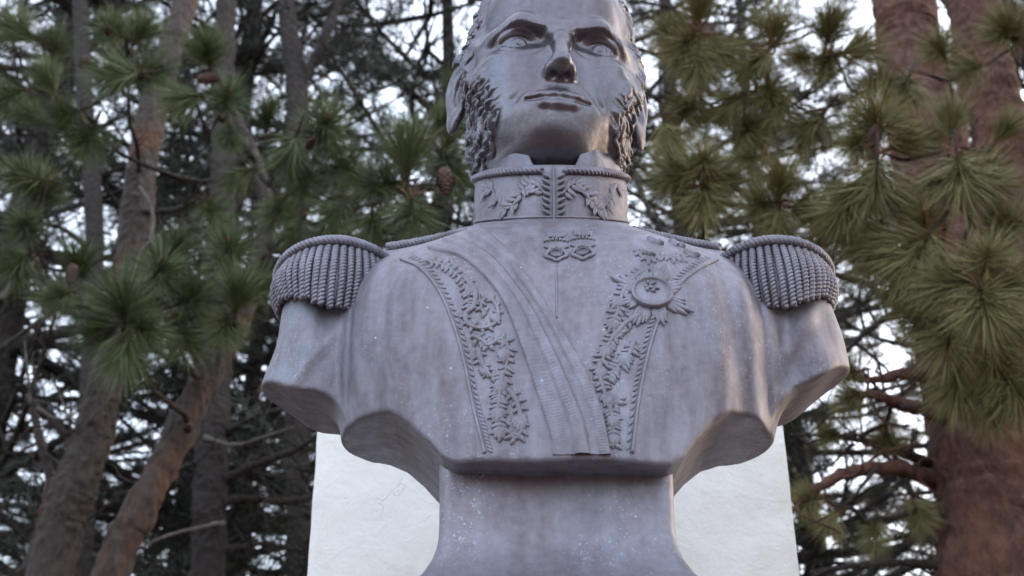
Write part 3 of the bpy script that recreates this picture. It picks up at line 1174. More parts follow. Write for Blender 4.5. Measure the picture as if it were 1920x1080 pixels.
def rough_box(x0, x1, y0, y1, z0, z1, step, amp, bev):
    mb = MB()
    nx, ny, nz_ = (max(2, int((b - a) / step)) for a, b in ((x0, x1), (y0, y1), (z0, z1)))
    lo, hi = np.array([x0, y0, z0]), np.array([x1, y1, z1])

    def fix(p):
        p = np.array(p)
        c = np.clip(p, lo + bev, hi - bev)
        d = p - c
        L = np.linalg.norm(d)
        if L > bev and (np.abs(d) > 1e-9).sum() > 1:
            p = c + d / L * bev
        q = Vector(p * 2.2)
        nv = Vector(d / (L + 1e-9))
        o = amp * (mnoise.noise(q) + 0.5 * mnoise.noise(q * 3.1) + 0.3 * mnoise.noise(q * 8.3))
        return p + np.array(nv) * o
    for ax, (u, v) in ((0, (1, 2)), (1, (0, 2)), (2, (0, 1))):
        nu, nv_ = ((nx, ny, nz_)[u], (nx, ny, nz_)[v])
        for side in (0, 1):
            V = []
            for i in range(nu + 1):
                for j in range(nv_ + 1):
                    p = np.zeros(3)
                    p[ax] = (lo, hi)[side][ax]
                    p[u] = lo[u] + (hi[u] - lo[u]) * i / nu
                    p[v] = lo[v] + (hi[v] - lo[v]) * j / nv_
                    V.append(fix(p))
            F = [(i * (nv_ + 1) + j, (i + 1) * (nv_ + 1) + j, (i + 1) * (nv_ + 1) + j + 1, i * (nv_ + 1) + j + 1) for i in range(nu) for j in range(nv_)]
            if (side == 0) != (ax == 1):
                F = [f[::-1] for f in F]
            mb.add(V, np.array(F))
    return mb


rough_box(-0.476, 0.664, 2.75, 3.25, 0.0, 3.10, 0.035, 0.006, 0.018).build('shaft', M_PLASTER, pillar)
ped = thing('white_pedestal', 'low white plastered pedestal carrying the bronze bust, just below the frame', 'pedestal', (CX, 2.0, 0))
rough_box(-0.30, 0.45, 1.66, 2.34, 0.0, 2.103, 0.06, 0.003, 0.015).build('block', M_PLASTER, ped)


# ------------------------------------------------------------------ pines
def tuft_mesh(name, n, L, W, mats, spread=(8, 98), dead=16, stub=True):
    """a brush of long needles round the end of a twig that points along +Z"""
    mb = MB()
    a = RNG.uniform(0, 2 * math.pi, n)
    lo, hi = math.radians(spread[0]), math.radians(spread[1])
    th = np.arccos(RNG.uniform(math.cos(hi), math.cos(lo), n))
    base = np.stack([np.zeros(n), np.zeros(n), RNG.uniform(-0.05, 0.04, n) - 0.02 * th], 1)
    d = np.stack([np.sin(th) * np.cos(a), np.sin(th) * np.sin(a), np.cos(th)], 1)
    ln = L * RNG.uniform(0.65, 1.1, n)
    sag = np.array([0, 0, 0.10]) * RNG.uniform(-0.3, 1, n)[:, None]
    s = np.cross(d, RNG.standard_normal((n, 3)))
    s /= np.linalg.norm(s, axis=1)[:, None] + 1e-9
    w = W * RNG.uniform(0.7, 1.2, n)[:, None]
    m1 = base + d * (ln * 0.5)[:, None] + sag * 0.25 * L
    tip = base + (d + sag) * ln[:, None]
    V = np.stack([base + s * w * 0.4, base - s * w * 0.4, m1 - s * w * 0.5, m1 + s * w * 0.5, tip], 1).reshape(-1, 3)
    o = np.arange(n)[:, None] * 5
    quads = (o + np.array([[0, 1, 2, 3]]))
    tris = (o + np.array([[3, 2, 4]]))
    n0 = mb.n
    mb.add(V, quads, 0)
    mb.F.append((tris + n0).ravel()); mb.S.append(np.full(n, 3)); mb.M.append(np.zeros(n, int))
    # dry needles hanging under the brush
    for k in range(dead):
        aa = RNG.uniform(0, 6.28); t = RNG.uniform(1.5, 2.6)
        dd = np.array([math.sin(t) * math.cos(aa), math.sin(t) * math.sin(aa), math.cos(t)])
        b = np.array([0, 0, RNG.uniform(-0.10, -0.03)])
        sd_ = np.cross(dd, RNG.standard_normal(3)); sd_ /= np.linalg.norm(sd_)
        l = L * RNG.uniform(0.3, 0.8)
        mb.add([b + sd_ * W * 0.5, b - sd_ * W * 0.5, b + dd * l], [(0, 1, 2)], 1)
    if stub:
        tube(mb, [(0, 0, -0.16), (0, 0, -0.08), (0, 0, 0.0), (0, 0, 0.03)], [0.006, 0.008, 0.009, 0.003], 6, 2)
        for k in range(4):
            aa = RNG.uniform(0, 6.28)
            tube(mb, [(0, 0, 0.0), (0.006 * math.cos(aa), 0.006 * math.sin(aa), 0.035), (0.008 * math.cos(aa), 0.008 * math.sin(aa), 0.06)], [0.004, 0.0035, 0.001], 5, 1)
    V = np.concatenate(mb.V)
    return mesh_np(name, V, np.concatenate(mb.F), np.concatenate(mb.S), mats, False, np.concatenate(mb.M))


TUFT_G = [tuft_mesh('needle_tuft', n_, l_, 0.0026, [M_NEED, M_DEAD, M_TWIG], sp_) for n_, l_, sp_ in ((700, 0.175, (5, 70)), (620, 0.17, (10, 100)), (480, 0.185, (5, 55)), (760, 0.165, (20, 115)), (560, 0.19, (5, 80)))]
TUFT_O = [tuft_mesh('needle_tuft', n_, l_, 0.0026, [M_NEED_OLIVE, M_DEAD, M_TWIG], sp_, dead=d_) for n_, l_, sp_, d_ in ((700, 0.175, (5, 70), 50), (620, 0.17, (10, 100), 90), (480, 0.185, (5, 55), 30), (760, 0.165, (20, 115), 70), (560, 0.19, (5, 80), 40))]


def cone_mesh():
    mb = MB()
    for i in range(9):
        t = i / 8
        r = 0.030 * math.sin(math.pi * (0.18 + 0.76 * t)) ** 0.8
        for k in range(8):
            a = 2 * math.pi * (k + 0.5 * (i % 2)) / 8
            z = -0.045 + 0.09 * t
            c = np.array([math.cos(a), math.sin(a), 0])
            sdv = np.array([-math.sin(a), math.cos(a), 0])
            mb.add([c * r * 0.5 + [0, 0, z - 0.008], c * r * 0.95 + sdv * 0.010 + [0, 0, z], c * r * 1.12 + [0, 0, z + 0.010], c * r * 0.95 - sdv * 0.010 + [0, 0, z], c * r * 0.95 + [0, 0, z - 0.006]],
                   [(0, 4, 1), (0, 3, 4), (4, 2, 1), (4, 3, 2)])
    tube(mb, [(0, 0, -0.045), (0, 0, 0), (0, 0, 0.047)], [0.014, 0.022, 0.006], 8)
    return mesh_np('pine_cone', np.concatenate(mb.V), np.concatenate(mb.F), np.concatenate(mb.S), [M_CONE], False)


CONE = cone_mesh()


def place(name, me, parent, loc, axis, scale, roll=None):
    o = bpy.data.objects.new(name, me)
    COL.objects.link(o)
    o.parent = parent
    q = Vector(axis).normalized().to_track_quat('Z', 'Y') @ Matrix.Rotation(RNG.uniform(0, 6.28) if roll is None else roll, 3, 'Z').to_quaternion()
    o.rotation_euler = q.to_euler()
    o.location = Vector(loc) - Vector(ORIGIN[parent.name])
    o.scale = (scale * RNG.uniform(0.78, 1.15), scale * RNG.uniform(0.78, 1.15), scale) if name == 'needle_tuft' else (scale,) * 3
    return o


def px_len(px, Y):
    """size in metres of so many picture pixels at depth Y near mid-frame"""
    return px * Y / math.cos(PITCH) / F_PX


def trunk_of(pts, n=40, up=3.0):
    """pts: (px, py, Y, width_px), from low to high; returns path and radii, run down to the ground and up out of view"""
    W = [P(a, b, c) for a, b, c, d in pts]
    rad = [d * 0.5 * c / px_dir(a, b).y / F_PX for a, b, c, d in pts]
    lo, hi = W[0], W[-1]
    dn = (W[0] - W[1]).normalized()
    k = (lo.z + 0.05) / max(0.25, -dn.z)
    foot = Vector((lo.x + dn.x * k * 0.35, lo.y + dn.y * k * 0.35, -0.05))
    mid = (foot + lo) / 2 + Vector((dn.x, dn.y, 0)) * k * 0.08
    W = [foot, mid] + W
    rad = [rad[0] * 1.5, rad[0] * 1.18] + rad
    if up:
        u = (W[-1] - W[-2]).normalized()
        W.append(hi + u * up)
        rad.append(rad[-1] * 0.6)
    path = smooth_path([tuple(w) for w in W], n)
    q = np.linspace(0, len(W) - 1, n)
    return path, np.interp(q, np.arange(len(W)), rad)


def pine(label, trunk_pts, bark_m, name='pine_tree', up=3.0, group=None):
    path, rad = trunk_of(trunk_pts, up=up)
    root = thing(name, label, 'tree', (path[0][0], path[0][1], 0), group)
    mb = MB()
    fine = smooth_path(path, 90)
    fr = np.interp(np.linspace(0, 1, 90), np.linspace(0, 1, len(rad)), rad)
    for i in range(1, 89):
        fr[i] *= 1 + 0.05 * math.sin(i * 0.9) * RNG.uniform(0, 1) + (0.05 if i % 13 == 0 else 0)
    near = trunk_pts[0][2] < 7.5
    if near:
        fine = smooth_path(path, 320)
        fr = np.interp(np.linspace(0, 1, 320), np.linspace(0, 1, 90), fr)
    ns = 56 if near else 18
    tube(mb, fine, fr, ns, wob=0.0 if near else 0.04)
    if near:
        V = mb.V[0]
        ctr = np.repeat(fine, ns, 0)
        out = V - ctr
        rr = np.linalg.norm(out, axis=1)[:, None]
        out = out / rr
        h = np.zeros(len(V))
        for i, (v, r_) in enumerate(zip(V, rr[:, 0])):
            kk = min(2.2, max(1.0, r_ / 0.085))
            q = Vector((v[0] * 13, v[1] * 13, v[2] * 5.5)) / kk
            q += Vector((mnoise.noise(q * 0.9), mnoise.noise(q * 0.9 + Vector((9, 3, 1))), 0)) * 0.6
            dd, _ = mnoise.voronoi(q)
            h[i] = min(0.35, dd[1] - dd[0]) * 0.034 * kk + 0.012 * mnoise.noise(Vector(v) * 4.0) + 0.004 * mnoise.noise(Vector(v) * 30)
        mb.V[0] = V + out * (h - 0.006)[:, None] * np.minimum(1.0, rr / 0.07)
    tr = mb.build('trunk', bark_m, root)
    return root, tr, path, rad


def branch_px(root, pts, mat, name='branch', n=26, wob=0.05, sides=7):
    W = [tuple(P(a, b, c)) for a, b, c, d in pts]
    rad = [d * 0.5 * c / px_dir(a, b).y / F_PX * (0.72 if name == 'branch' else 1.0) for a, b, c, d in pts]
    pth = smooth_path(W, n)
    r = np.interp(np.linspace(0, len(W) - 1, n), np.arange(len(W)), rad)
    mb = MB()
    pth = pth + RNG.standard_normal(pth.shape) * np.minimum(0.012, r * 0.12)[:, None]
    r = r * (1 + 0.12 * RNG.standard_normal(n)) * (1 + 0.7 * np.exp(-np.arange(n) / 1.6))
    tube(mb, pth, r, sides, wob=wob)
    if name == 'branch' and r.max() > 0.014:
        for k in range(int(5 + 3 * RNG.uniform())):
            i = RNG.integers(4, n - 1)
            v = RNG.standard_normal(3) * [1, 0.6, 0.8]
            v = v / np.linalg.norm(v) * RNG.uniform(0.12, 0.42)
            a = pth[i]
            tp = smooth_path([a, a + v * 0.4 + RNG.standard_normal(3) * 0.03, a + v * 0.75 + RNG.standard_normal(3) * 0.04, a + v + [0, 0, 0.05]], 9)
            tube(mb, tp, np.linspace(min(0.008, r[i] * 0.5), 0.002, 9), 5)
    return mb.build(name, mat, root), pth


def twig_to(root, start, end, r0, r1, mat, droop=0.12):
    s, e = np.array(start), np.array(end)
    L = np.linalg.norm(e - s)
    m1 = s + (e - s) * 0.35 + np.array([0, 0, -droop * L]) + RNG.standard_normal(3) * 0.05 * L
    m2 = s + (e - s) * 0.72 + np.array([0, 0, -droop * L * 1.1]) + RNG.standard_normal(3) * 0.04 * L
    pth = smooth_path([s, m1, m2, e], 14)
    mb = MB()
    tube(mb, pth, np.linspace(r0, r1, 14), 6, wob=0.06)
    return mb.build('branch', mat, root)


def img_axis(ang, tilt):
    """direction in space that shows at ang degrees in the picture, leaning tilt degrees towards the viewer"""
    a, t = math.radians(ang), math.radians(tilt)
    right, upv = Vector((1, 0, 0)), Vector((0, -math.sin(PITCH), math.cos(PITCH)))
    back = -Vector((0, math.cos(PITCH), math.sin(PITCH)))
    return (right * math.cos(a) + upv * math.sin(a)) * math.cos(t) + back * math.sin(t)


def tufts(root, spec, meshes, trunk_path, bark_m):
    """brushes of needles, each on a twig that grows out of the nearest older wood"""
    nodes = [(np.array(q), 0) for q in trunk_path]
    todo = []
    for k, (a, b, dia, ang, Y) in enumerate(spec):
        c = P(a, b, Y)
        ax = img_axis(ang, RNG.uniform(-5, 40))
        sc = px_len(dia, Y) / 0.33 * 1.15 * RNG.uniform(0.8, 1.25)
        place('needle_tuft', meshes[k % len(meshes)], root, c, ax, sc)
        todo.append(np.array(tuple(c - ax * 0.10 * sc)))
    T = np.array(trunk_path)
    todo.sort(key=lambda e: np.min(np.linalg.norm(T - e, axis=1)))
    for e in todo:
        best = min(nodes, key=lambda q: np.linalg.norm(q[0] - e) * (1.0 if q[0][2] < e[2] + 0.1 else 1.5) + 0.03 * q[1])
        st, lev = best
        L = np.linalg.norm(e - st)
        if L < 0.02:
            continue
        m1 = st + (e - st) * 0.35 + np.array([0, 0, -0.10 * L]) + RNG.standard_normal(3) * 0.07 * L
        m2 = st + (e - st) * 0.70 + np.array([0, 0, -0.11 * L]) + RNG.standard_normal(3) * 0.06 * L
        pth = smooth_path([st, m1, m2, e], 12)
        mb = MB()
        r0 = max(0.007, 0.019 - 0.003 * lev)
        tube(mb, pth, np.linspace(r0, 0.006, 12), 6, wob=0.07)
        # short bare spurs
        for q in range(int(L * 5)):
            i = RNG.integers(2, 10)
            v = RNG.standard_normal(3) * 0.07
            tube(mb, [pth[i], pth[i] + v * 0.6 + [0, 0, 0.01], pth[i] + v * 1.3], [0.004, 0.003, 0.0015], 4)
        mb.build('branch', bark_m, root)
        for q in pth[3:]:
            nodes.append((q, lev + 1))


# ---- left pines
t1, t1t, t1p, _ = pine('grey barked pine on the left with a bend and an orange knot low down',
    [(92, 1080, 5.4, 84), (128, 950, 5.4, 80), (172, 820, 5.45, 72), (205, 700, 5.5, 66), (232, 600, 5.6, 60), (250, 470, 5.7, 60), (262, 340, 5.8, 58), (285, 215, 5.9, 52), (318, 100, 6.0, 46), (350, 0, 6.1, 42)], M_BARK_GREY)
t2, t2t, t2p, _ = pine('leaning grey pine trunk with orange bark patches, left of the white pillar',
    [(205, 1080, 5.1, 66), (262, 960, 5.1, 62), (318, 850, 5.15, 58), (365, 750, 5.2, 56), (412, 665, 5.3, 54), (452, 590, 5.4, 44), (486, 490, 5.5, 34), (500, 380, 5.5, 28), (470, 280, 5.6, 22), (430, 190, 5.6, 16)], M_BARK_GREY, up=0)
t3, t3t, t3p, _ = pine('straight dark pine trunk standing behind the leaning grey one',
    [(388, 1080, 7.0, 66), (392, 950, 7.0, 62), (398, 820, 7.1, 60), (404, 690, 7.2, 58), (410, 540, 7.3, 52), (418, 380, 7.4, 46), (420, 200, 7.6, 40), (424, 0, 7.8, 34)], M_BARK_DARK)
t4, t4t, t4p, _ = pine('slim dark pine trunk rising at the left edge beside the bent pine',
    [(150, 1080, 7.6, 40), (160, 900, 7.6, 38), (172, 640, 7.7, 36), (178, 480, 7.8, 34), (172, 330, 7.9, 32), (158, 180, 8.0, 30), (150, 0, 8.2, 26)], M_BARK_DARK)
t5, t5t, t5p, _ = pine('dark forked pine behind the large needle clumps, left of the bust head',
    [(560, 1080, 8.2, 48), (556, 800, 8.2, 46), (552, 500, 8.3, 44), (556, 300, 8.4, 42), (556, 170, 8.5, 40), (540, 40, 8.6, 34), (528, -60, 8.7, 30)], M_BARK_DARK)
branch_px(t5, [(556, 200, 8.5, 28), (585, 120, 8.5, 26), (622, 40, 8.5, 24), (650, -40, 8.5, 20)], M_BARK_DARK)

# bare limbs on the left
branch_px(t1, [(150, 860, 5.45, 26), (110, 800, 5.4, 24), (60, 752, 5.35, 20), (50, 740, 5.35, 10)], M_BARK_GREY)
branch_px(t1, [(48, 1080, 5.6, 26), (78, 980, 5.6, 26), (92, 900, 5.6, 26), (76, 830, 5.6, 24), (62, 765, 5.6, 20)], M_BARK_GREY)
for pts_ in (
    [(58, 760, 5.3, 6), (52, 700, 5.2, 5), (46, 640, 5.2, 3)],
    [(70, 765, 5.3, 6), (100, 782, 5.3, 5), (130, 784, 5.3, 4), (165, 745, 5.3, 2)],
    [(140, 822, 5.4, 6), (126, 780, 5.3, 5), (112, 740, 5.3, 4), (96, 700, 5.2, 3)],
    [(150, 812, 5.4, 6), (180, 775, 5.3, 5), (215, 740, 5.2, 3)],
    [(292, 470, 5.2, 9), (284, 445, 5.2, 9), (288, 410, 5.2, 8), (278, 375, 5.2, 8), (262, 350, 5.2, 6)],
    [(292, 448, 5.2, 9), (268, 468, 5.2, 9), (256, 495, 5.2, 8), (244, 530, 5.2, 6)],
    [(295, 445, 5.2, 9), (310, 465, 5.2, 8), (330, 485, 5.2, 6)],
    [(420, 980, 6.9, 8), (360, 992, 6.7, 7), (312, 1005, 6.6, 6), (255, 1030, 6.5, 4)],
    [(385, 820, 7.0, 8), (440, 834, 6.8, 7), (500, 818, 6.7, 5), (550, 800, 6.6, 4)],
    [(0, 655, 5.6, 10), (60, 612, 5.6, 9), (130, 560, 5.7, 8), (170, 530, 5.8, 6)],
    [(0, 560, 6.1, 9), (35, 520, 6.1, 8), (75, 480, 6.2, 6)],
):
    branch_px(t1, pts_, M_PALE if pts_[0][3] < 9.5 else M_TWIG, 'dead_branch', 20, 0.04, 6)
for pts_ in (
    [(330, 890, 5.2, 16), (270, 915, 5.3, 15), (215, 930, 5.5, 14)],
    [(408, 850, 7.1, 20), (370, 868, 7.0, 16), (330, 880, 6.9, 14)],
    [(425, 810, 7.1, 20), (470, 785, 6.9, 18), (520, 770, 6.8, 14), (580, 760, 6.7, 8)],
    [(420, 900, 7.0, 22), (480, 870, 6.9, 20), (540, 850, 6.9, 18), (600, 815, 6.8, 14)],
    [(420, 940, 7.0, 24), (470, 935, 7.0, 22), (540, 940, 7.1, 22), (610, 925, 7.2, 16)],
    [(420, 1030, 7.0, 18), (490, 1020, 7.1, 16), (560, 1032, 7.2, 14)],
    [(400, 500, 7.2, 22), (360, 440, 7.1, 20), (330, 410, 7.0, 16)],
    [(180, 480, 7.8, 14), (120, 430, 7.7, 12), (60, 420, 7.6, 10), (0, 440, 7.5, 8)],
    [(180, 560, 7.8, 14), (230, 480, 7.9, 12), (330, 400, 8.0, 12), (400, 370, 8.0, 10)],
    [(255, 400, 5.7, 16), (340, 390, 5.6, 13), (395, 350, 5.5, 10)],
    [(520, 470, 5.5, 24), (505, 410, 5.5, 20), (478, 330, 5.5, 16), (470, 260, 5.5, 12)],
    [(500, 500, 5.3, 30), (525, 488, 5.2, 24), (560, 480, 5.1, 14)],
):
    branch_px(t3, pts_, M_TWIG, 'branch', 22, 0.05, 7)

LEFT = [(388, 100, 135, 92, 4.7), (425, 185, 140, 60, 4.7), (355, 185, 120, 200, 4.8), (205, 55, 130, 150, 4.9), (265, 60, 130, 60, 5.0), (225, 140, 140, 190, 4.9), (285, 135, 130, 20, 5.0),
    (500, 225, 140, 80, 4.6), (610, 235, 150, 65, 4.7), (545, 285, 130, 250, 4.7), (430, 250, 120, 280, 4.8), (650, 320, 130, 0, 4.8), (765, 300, 150, 88, 4.6), (700, 350, 140, 190, 4.7), (770, 400, 150, 265, 4.6),
    (830, 235, 130, 40, 4.8), (845, 320, 140, 300, 4.8), (850, 180, 120, 60, 4.9), (570, 350, 140, 270, 4.8), (630, 400, 140, 230, 4.8), (700, 420, 130, 280, 4.7), (520, 400, 120, 250, 4.9), (455, 330, 120, 220, 5.0),
    (45, 420, 130, 110, 4.9), (80, 370, 120, 60, 5.1), (40, 330, 130, 170, 5.0), (150, 505, 130, 85, 4.9), (100, 560, 120, 200, 5.0), (232, 575, 150, 92, 4.5), (190, 620, 130, 200, 4.6), (275, 620, 140, 330, 4.6), (235, 650, 130, 268, 4.6),
    (300, 505, 140, 70, 4.7), (360, 560, 140, 20, 4.8), (330, 470, 120, 80, 4.9), (430, 470, 130, 80, 4.8), (445, 560, 140, 80, 4.7), (420, 620, 130, 250, 4.8), (480, 540, 120, 20, 4.9), (90, 150, 130, 120, 5.2), (120, 215, 130, 200, 5.1), (70, 220, 120, 150, 5.2),
    (160, 270, 130, 250, 5.2), (100, 90, 120, 80, 5.3), (40, 60, 130, 150, 5.2), (400, 400, 120, 300, 5.0), (560, 430, 130, 250, 4.9), (350, 640, 130, 300, 4.9), (20, 180, 120, 210, 5.2), (300, 560, 120, 180, 4.9), (25, 500, 120, 220, 5.1)]
tufts(t1, LEFT[:24], TUFT_G, t1p, M_TWIG)
tufts(t2, LEFT[24:], TUFT_G, t2p, M_TWIG)
for a, b, Y, sc, ax in ((392, 148, 4.6, 1.0, (1, 0.1, 0.1)), (835, 340, 4.6, 1.35, (0.1, 0, -1)), (583, 268, 4.6, 0.7, (0.5, -0.5, 0.4)), (135, 515, 4.8, 1.0, (0, 0, -1)), (352, 805, 5.05, 0.6, (0.2, -1, 0)), (202, 58, 4.8, 0.6, (0.3, -0.9, 0.2)), (160, 120, 5.0, 1.0, (0, 0, -1))):
    place('pine_cone', CONE, t1, P(a, b, Y), ax, sc)

# ---- right pines
t6, t6t, t6p, _ = pine('massive red brown pine trunk filling the right side',
    [(1868, 1080, 4.9, 210), (1862, 950, 4.9, 205), (1850, 830, 4.95, 205), (1828, 700, 5.0, 195), (1800, 560, 5.1, 170), (1765, 400, 5.2, 150), (1735, 240, 5.3, 130), (1705, 90, 5.4, 112), (1690, -20, 5.5, 100)], M_BARK_RED)
t7, t7t, t7p, _ = pine('red brown pine trunk at the upper right edge behind the needle brushes',
    [(1990, 1080, 6.4, 120), (1965, 800, 6.4, 116), (1930, 560, 6.5, 110), (1895, 330, 6.6, 104), (1850, 150, 6.7, 98), (1822, -10, 6.8, 90)], M_BARK_RED)
for pts_ in (
    [(1760, 900, 4.95, 44), (1690, 880, 4.8, 40), (1610, 880, 4.7, 32), (1540, 910, 4.6, 26), (1490, 945, 4.6, 20)],
    [(1770, 880, 5.0, 26), (1700, 850, 4.9, 20), (1620, 828, 4.8, 14), (1545, 818, 4.7, 9), (1480, 815, 4.7, 6)],
    [(1755, 640, 5.1, 24), (1715, 600, 5.0, 22), (1670, 560, 5.0, 18), (1620, 530, 5.0, 16), (1560, 512, 4.9, 12)],
    [(1690, 580, 5.0, 18), (1640, 610, 5.0, 18), (1600, 645, 5.0, 16), (1555, 690, 5.0, 12)],
    [(1770, 720, 5.0, 34), (1700, 700, 4.9, 30), (1640, 712, 4.8, 24), (1580, 705, 4.8, 16), (1540, 700, 4.8, 10)],
    [(1780, 780, 4.9, 40), (1700, 760, 4.7, 34), (1640, 740, 4.6, 24), (1590, 745, 4.6, 14)],
    [(1780, 1060, 4.9, 26), (1680, 1055, 4.8, 20), (1590, 1062, 4.7, 16), (1520, 1075, 4.7, 10)],
    [(1640, 880, 4.7, 10), (1600, 930, 4.6, 8), (1560, 960, 4.6, 6), (1530, 980, 4.6, 4)],
    [(1600, 832, 4.8, 8), (1560, 870, 4.8, 7), (1520, 890, 4.7, 5)],
    [(1700, 990, 4.9, 8), (1740, 950, 4.9, 7), (1775, 930, 4.9, 6)],
    [(1190, 330, 6.4, 14), (1220, 400, 6.4, 16), (1250, 440, 6.4, 18), (1300, 470, 6.4, 16)],
    [(1180, 385, 6.6, 7), (1215, 402, 6.5, 8), (1260, 395, 6.5, 7), (1310, 360, 6.5, 6)],
    [(1600, 640, 5.0, 8), (1660, 690, 5.0, 7), (1690, 740, 5.0, 5), (1640, 770, 5.0, 4)],
):
    branch_px(t6, pts_, M_BARK_RED if pts_[0][3] > 30 else M_TWIG, 'branch', 24, 0.05, 8)
RIGHT = [(1312, 15, 140, 90, 4.4), (1280, 90, 140, 230, 4.5), (1345, 85, 130, 320, 4.5), (1245, 60, 130, 150, 4.6), (1310, 120, 130, 268, 4.5), (1555, 55, 150, 85, 4.3), (1500, 110, 130, 190, 4.4), (1600, 95, 150, 10, 4.3), (1550, 125, 130, 250, 4.4), (1450, 60, 120, 80, 4.5), (1420, 120, 130, 230, 4.5),
    (1642, 225, 165, 96, 4.0), (1690, 270, 140, 20, 4.1), (1600, 270, 140, 190, 4.1), (1642, 345, 160, 265, 4.0), (1590, 380, 150, 240, 4.1), (1690, 390, 150, 290, 4.1), (1782, 235, 150, 85, 4.1), (1740, 260, 130, 170, 4.2), (1800, 330, 170, 268, 3.9), (1760, 350, 140, 210, 4.0), (1850, 340, 140, 330, 4.0), (1880, 250, 140, 60, 4.2),
    (1318, 300, 140, 92, 4.3), (1275, 330, 130, 190, 4.4), (1360, 340, 130, 340, 4.4), (1320, 380, 130, 265, 4.4), (1462, 350, 145, 88, 4.2), (1420, 385, 130, 190, 4.3), (1510, 390, 140, 350, 4.3), (1460, 420, 140, 265, 4.3), (1400, 300, 120, 200, 4.6), (1380, 190, 140, 210, 4.6), (1450, 200, 140, 280, 4.6), (1520, 240, 130, 230, 4.6), (1400, 240, 130, 300, 4.7), (1290, 210, 130, 250, 4.7), (1250, 250, 120, 280, 4.7),
    (1735, 410, 150, 110, 4.0), (1720, 470, 150, 230, 4.0), (1660, 450, 150, 200, 4.1), (1600, 450, 140, 260, 4.2), (1560, 430, 130, 200, 4.3), (1850, 480, 165, 88, 3.8), (1845, 570, 165, 268, 3.8), (1790, 530, 150, 190, 3.9), (1900, 540, 150, 340, 3.9), (1760, 500, 150, 250, 4.0), (1890, 420, 140, 40, 4.0), (1640, 490, 130, 270, 4.2), (1690, 530, 130, 290, 4.2), (1780, 640, 150, 250, 4.1), (1860, 660, 150, 280, 4.1), (1905, 620, 140, 300, 4.1), (1820, 130, 130, 200, 4.5), (1890, 60, 130, 150, 4.7), (1760, 90, 130, 120, 4.6), (1700, 160, 130, 240, 4.4), (1640, 160, 130, 200, 4.4), (1730, 590, 140, 240, 4.2), (1850, 745, 140, 275, 4.2), (1905, 735, 150, 300, 4.1), (1795, 715, 130, 250, 4.2),
    (1585, 700, 90, 190, 4.7), (1600, 745, 90, 200, 4.6), (1560, 815, 80, 170, 4.7), (1510, 940, 80, 190, 4.6), (1560, 975, 80, 240, 4.6), (1660, 820, 80, 120, 4.8), (1640, 1000, 90, 250, 4.7), (1720, 960, 90, 280, 4.8)]
tufts(t6, RIGHT, TUFT_O, t6p, M_TWIG)
for a, b, Y, sc, ax in ((1640, 255, 3.95, 0.9, (0.2, -0.3, 1)), (1320, 325, 4.3, 0.8, (0.1, -0.5, 1)), (1800, 300, 3.9, 0.7, (0, -0.6, 0.5))):
    place('pine_cone', CONE, t6, P(a, b, Y), ax, sc)


# ---- pines further back: trunk and crown each
def crown_variant(seed, H, base, spread, n_whorl, per, needle_n, L, W):
    """whorled boughs with bare inner twigs and brushes of needles; one mesh"""
    rg = np.random.default_rng(seed)
    mb = MB()
    C_, A_, S_ = [], [], []
    for w in range(n_whorl):
        t = (w + rg.uniform(-0.3, 0.3)) / n_whorl
        z = base + (H - base) * max(0, t)
        Lb = spread * (1 - 0.65 * max(0, t)) * rg.uniform(0.75, 1.15)
        for k in range(per):
            a = rg.uniform(0, 2 * math.pi)
            d = np.array([math.cos(a), math.sin(a), rg.uniform(-0.05, 0.35)])
            l = Lb * rg.uniform(0.6, 1.1)
            p0 = np.array([0, 0, z])
            pm = p0 + d * l * 0.5 + [0, 0, -0.06 * l] + rg.standard_normal(3) * 0.06 * l
            p1 = p0 + d * l + [0, 0, 0.10 * l]
            pth = smooth_path([p0, pm, p1], 9)
            tube(mb, pth, np.linspace(0.016 * l + 0.008, 0.006, 9), 5, 1, cap=False)
            nt_ = int(7 + l * 5)
            for j in range(nt_):
                s = rg.uniform(0.22, 1.0) ** 0.8
                q = pth[int(s * 8)]
                b = a + rg.choice([-1, 1]) * rg.uniform(0.4, 1.3)
                dd = np.array([math.cos(b), math.sin(b), rg.uniform(-0.15, 0.55)])
                tl = rg.uniform(0.25, 0.75) * (0.5 + 0.25 * l)
                e = q + dd * tl
                m_ = (q + e) / 2 + rg.standard_normal(3) * 0.07 * tl
                tube(mb, np.array([q, m_, e]), [0.008, 0.006, 0.004], 3, 1, cap=False)
                if rg.uniform() < 0.66 and s > 0.3:
                    for r_ in range(rg.integers(1, 4)):
                        f = rg.uniform(0.45, 1.0)
                        C_.append(q + (e - q) * f + rg.standard_normal(3) * 0.07); A_.append(dd + rg.standard_normal(3) * 0.35)
    C_, A_ = np.array(C_), np.array(A_)
    A_ /= np.linalg.norm(A_, axis=1)[:, None]
    n = len(C_) * needle_n
    c = np.repeat(C_, needle_n, 0)
    ax = np.repeat(A_, needle_n, 0)
    d = rg.standard_normal((n, 3))
    d /= np.linalg.norm(d, axis=1)[:, None]
    d = d + ax * 0.75
    d /= np.linalg.norm(d, axis=1)[:, None]
    s = np.cross(d, rg.standard_normal((n, 3)))
    s /= np.linalg.norm(s, axis=1)[:, None]
    l = L * rg.uniform(0.6, 1.15, n)[:, None]
    b0 = c + ax * rg.uniform(-0.06, 0.05, n)[:, None]
    V = np.stack([b0 + s * W, b0 - s * W, b0 + d * l], 1).reshape(-1, 3)
    n0 = mb.n
    mb.add(V, np.arange(n * 3).reshape(-1, 3), 0)
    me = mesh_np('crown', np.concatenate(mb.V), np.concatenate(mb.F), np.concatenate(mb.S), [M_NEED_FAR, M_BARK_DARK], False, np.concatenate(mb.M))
    return me


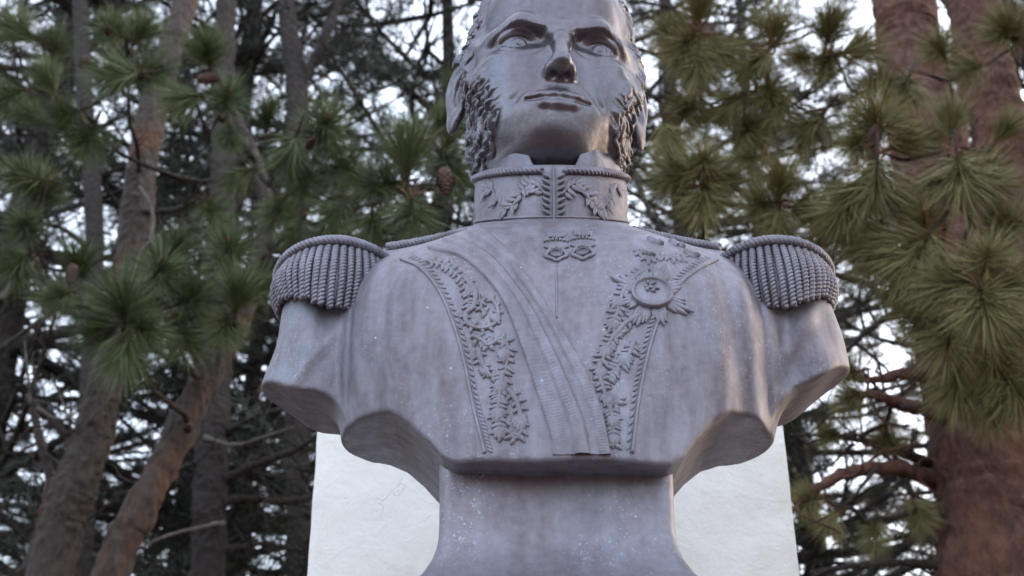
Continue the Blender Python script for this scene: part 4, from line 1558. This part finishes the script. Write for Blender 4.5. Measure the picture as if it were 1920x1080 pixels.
CROWNS = [crown_variant(3, 11.5, 2.0, 3.0, 26, 5, 24, 0.17, 0.0042), crown_variant(5, 11.0, 2.4, 2.7, 24, 5, 24, 0.17, 0.0042), crown_variant(8, 12.5, 1.8, 3.3, 28, 5, 24, 0.17, 0.0042)]


def far_trunk_mesh(H, r, seed):
    rg = np.random.default_rng(seed)
    mb = MB()
    pth = smooth_path([(0, 0, -0.1), (rg.uniform(-.1, .1), rg.uniform(-.1, .1), H * 0.3), (rg.uniform(-.2, .2), rg.uniform(-.2, .2), H * 0.65), (0, 0, H)], 24)
    tube(mb, pth, np.linspace(r, r * 0.15, 24), 9, wob=0.03)
    return mesh_np('trunk', np.concatenate(mb.V), np.concatenate(mb.F), np.concatenate(mb.S), [M_BARK_DARK], True)


FTR = [far_trunk_mesh(12.0, 0.17, 1), far_trunk_mesh(11.6, 0.15, 2), far_trunk_mesh(13.0, 0.2, 3)]
FAR = [(-4.4, 9.6, 0, 0.3, 1.25, 'dark bushy pine at the far left edge behind the slim dark trunk'),
       (-2.9, 10.6, 2, 4.3, 1.2, 'background pine seen between the leaning trunk and the left epaulette'),
       (-0.9, 10.2, 1, 1.4, 1.25, 'shadowy background pine just left of the bronze head'),
       (1.9, 10.8, 2, 2.2, 1.15, 'background pine showing just right of the bronze head and collar'),
       (5.2, 10.0, 0, 3.1, 1.15, 'background pine behind the massive red brown trunk'),
       (5.9, 5.4, 0, 5.1, 1.0, 'unseen pine added off to the right to block the sun'),  # added out of view to keep sun and bright sky off the bust
       (7.6, 7.0, 2, 1.2, 1.1, 'unseen pine added further off to the right as another sun block'),  # added out of view along the sun's direction, blocks more of it
       (5.6, 1.2, 1, 2.6, 1.0, 'unseen pine added beside the camera on the right to darken reflections'),  # added out of view to dim the sky mirrored in the bronze
       (-6.2, 3.6, 2, 0.9, 1.0, 'unseen pine added off to the left to darken reflections'),  # added out of view for dark side reflections on the face
       (-6.8, 14.0, 2, 5.0, 1.3, 'distant pine at the left edge, lowest and furthest back'),
       (-3.2, 14.6, 0, 1.9, 1.3, 'distant pine behind the forked dark trunk, its twigs crossing the sky'),
       (0.4, 15.0, 1, 0.7, 1.3, 'distant pine hidden mostly by the bronze head'),
       (3.6, 14.4, 2, 2.9, 1.25, 'distant pine in the sky gap between the right epaulette and the red trunk'),
       (7.2, 13.6, 1, 4.6, 1.3, 'distant pine at the right edge beyond the red trunks')]
for x, y, v, rz, sc, lab in FAR:
    far = thing('pine_tree', lab, 'tree', (x, y, 0), 'pines of the background wood')
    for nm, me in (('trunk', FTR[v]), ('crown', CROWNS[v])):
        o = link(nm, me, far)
        if nm == 'crown' and x > 3:  # right-hand crowns wear the flare tint as needle colour
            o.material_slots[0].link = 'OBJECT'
            o.material_slots[0].material = M_NEED_FLARE
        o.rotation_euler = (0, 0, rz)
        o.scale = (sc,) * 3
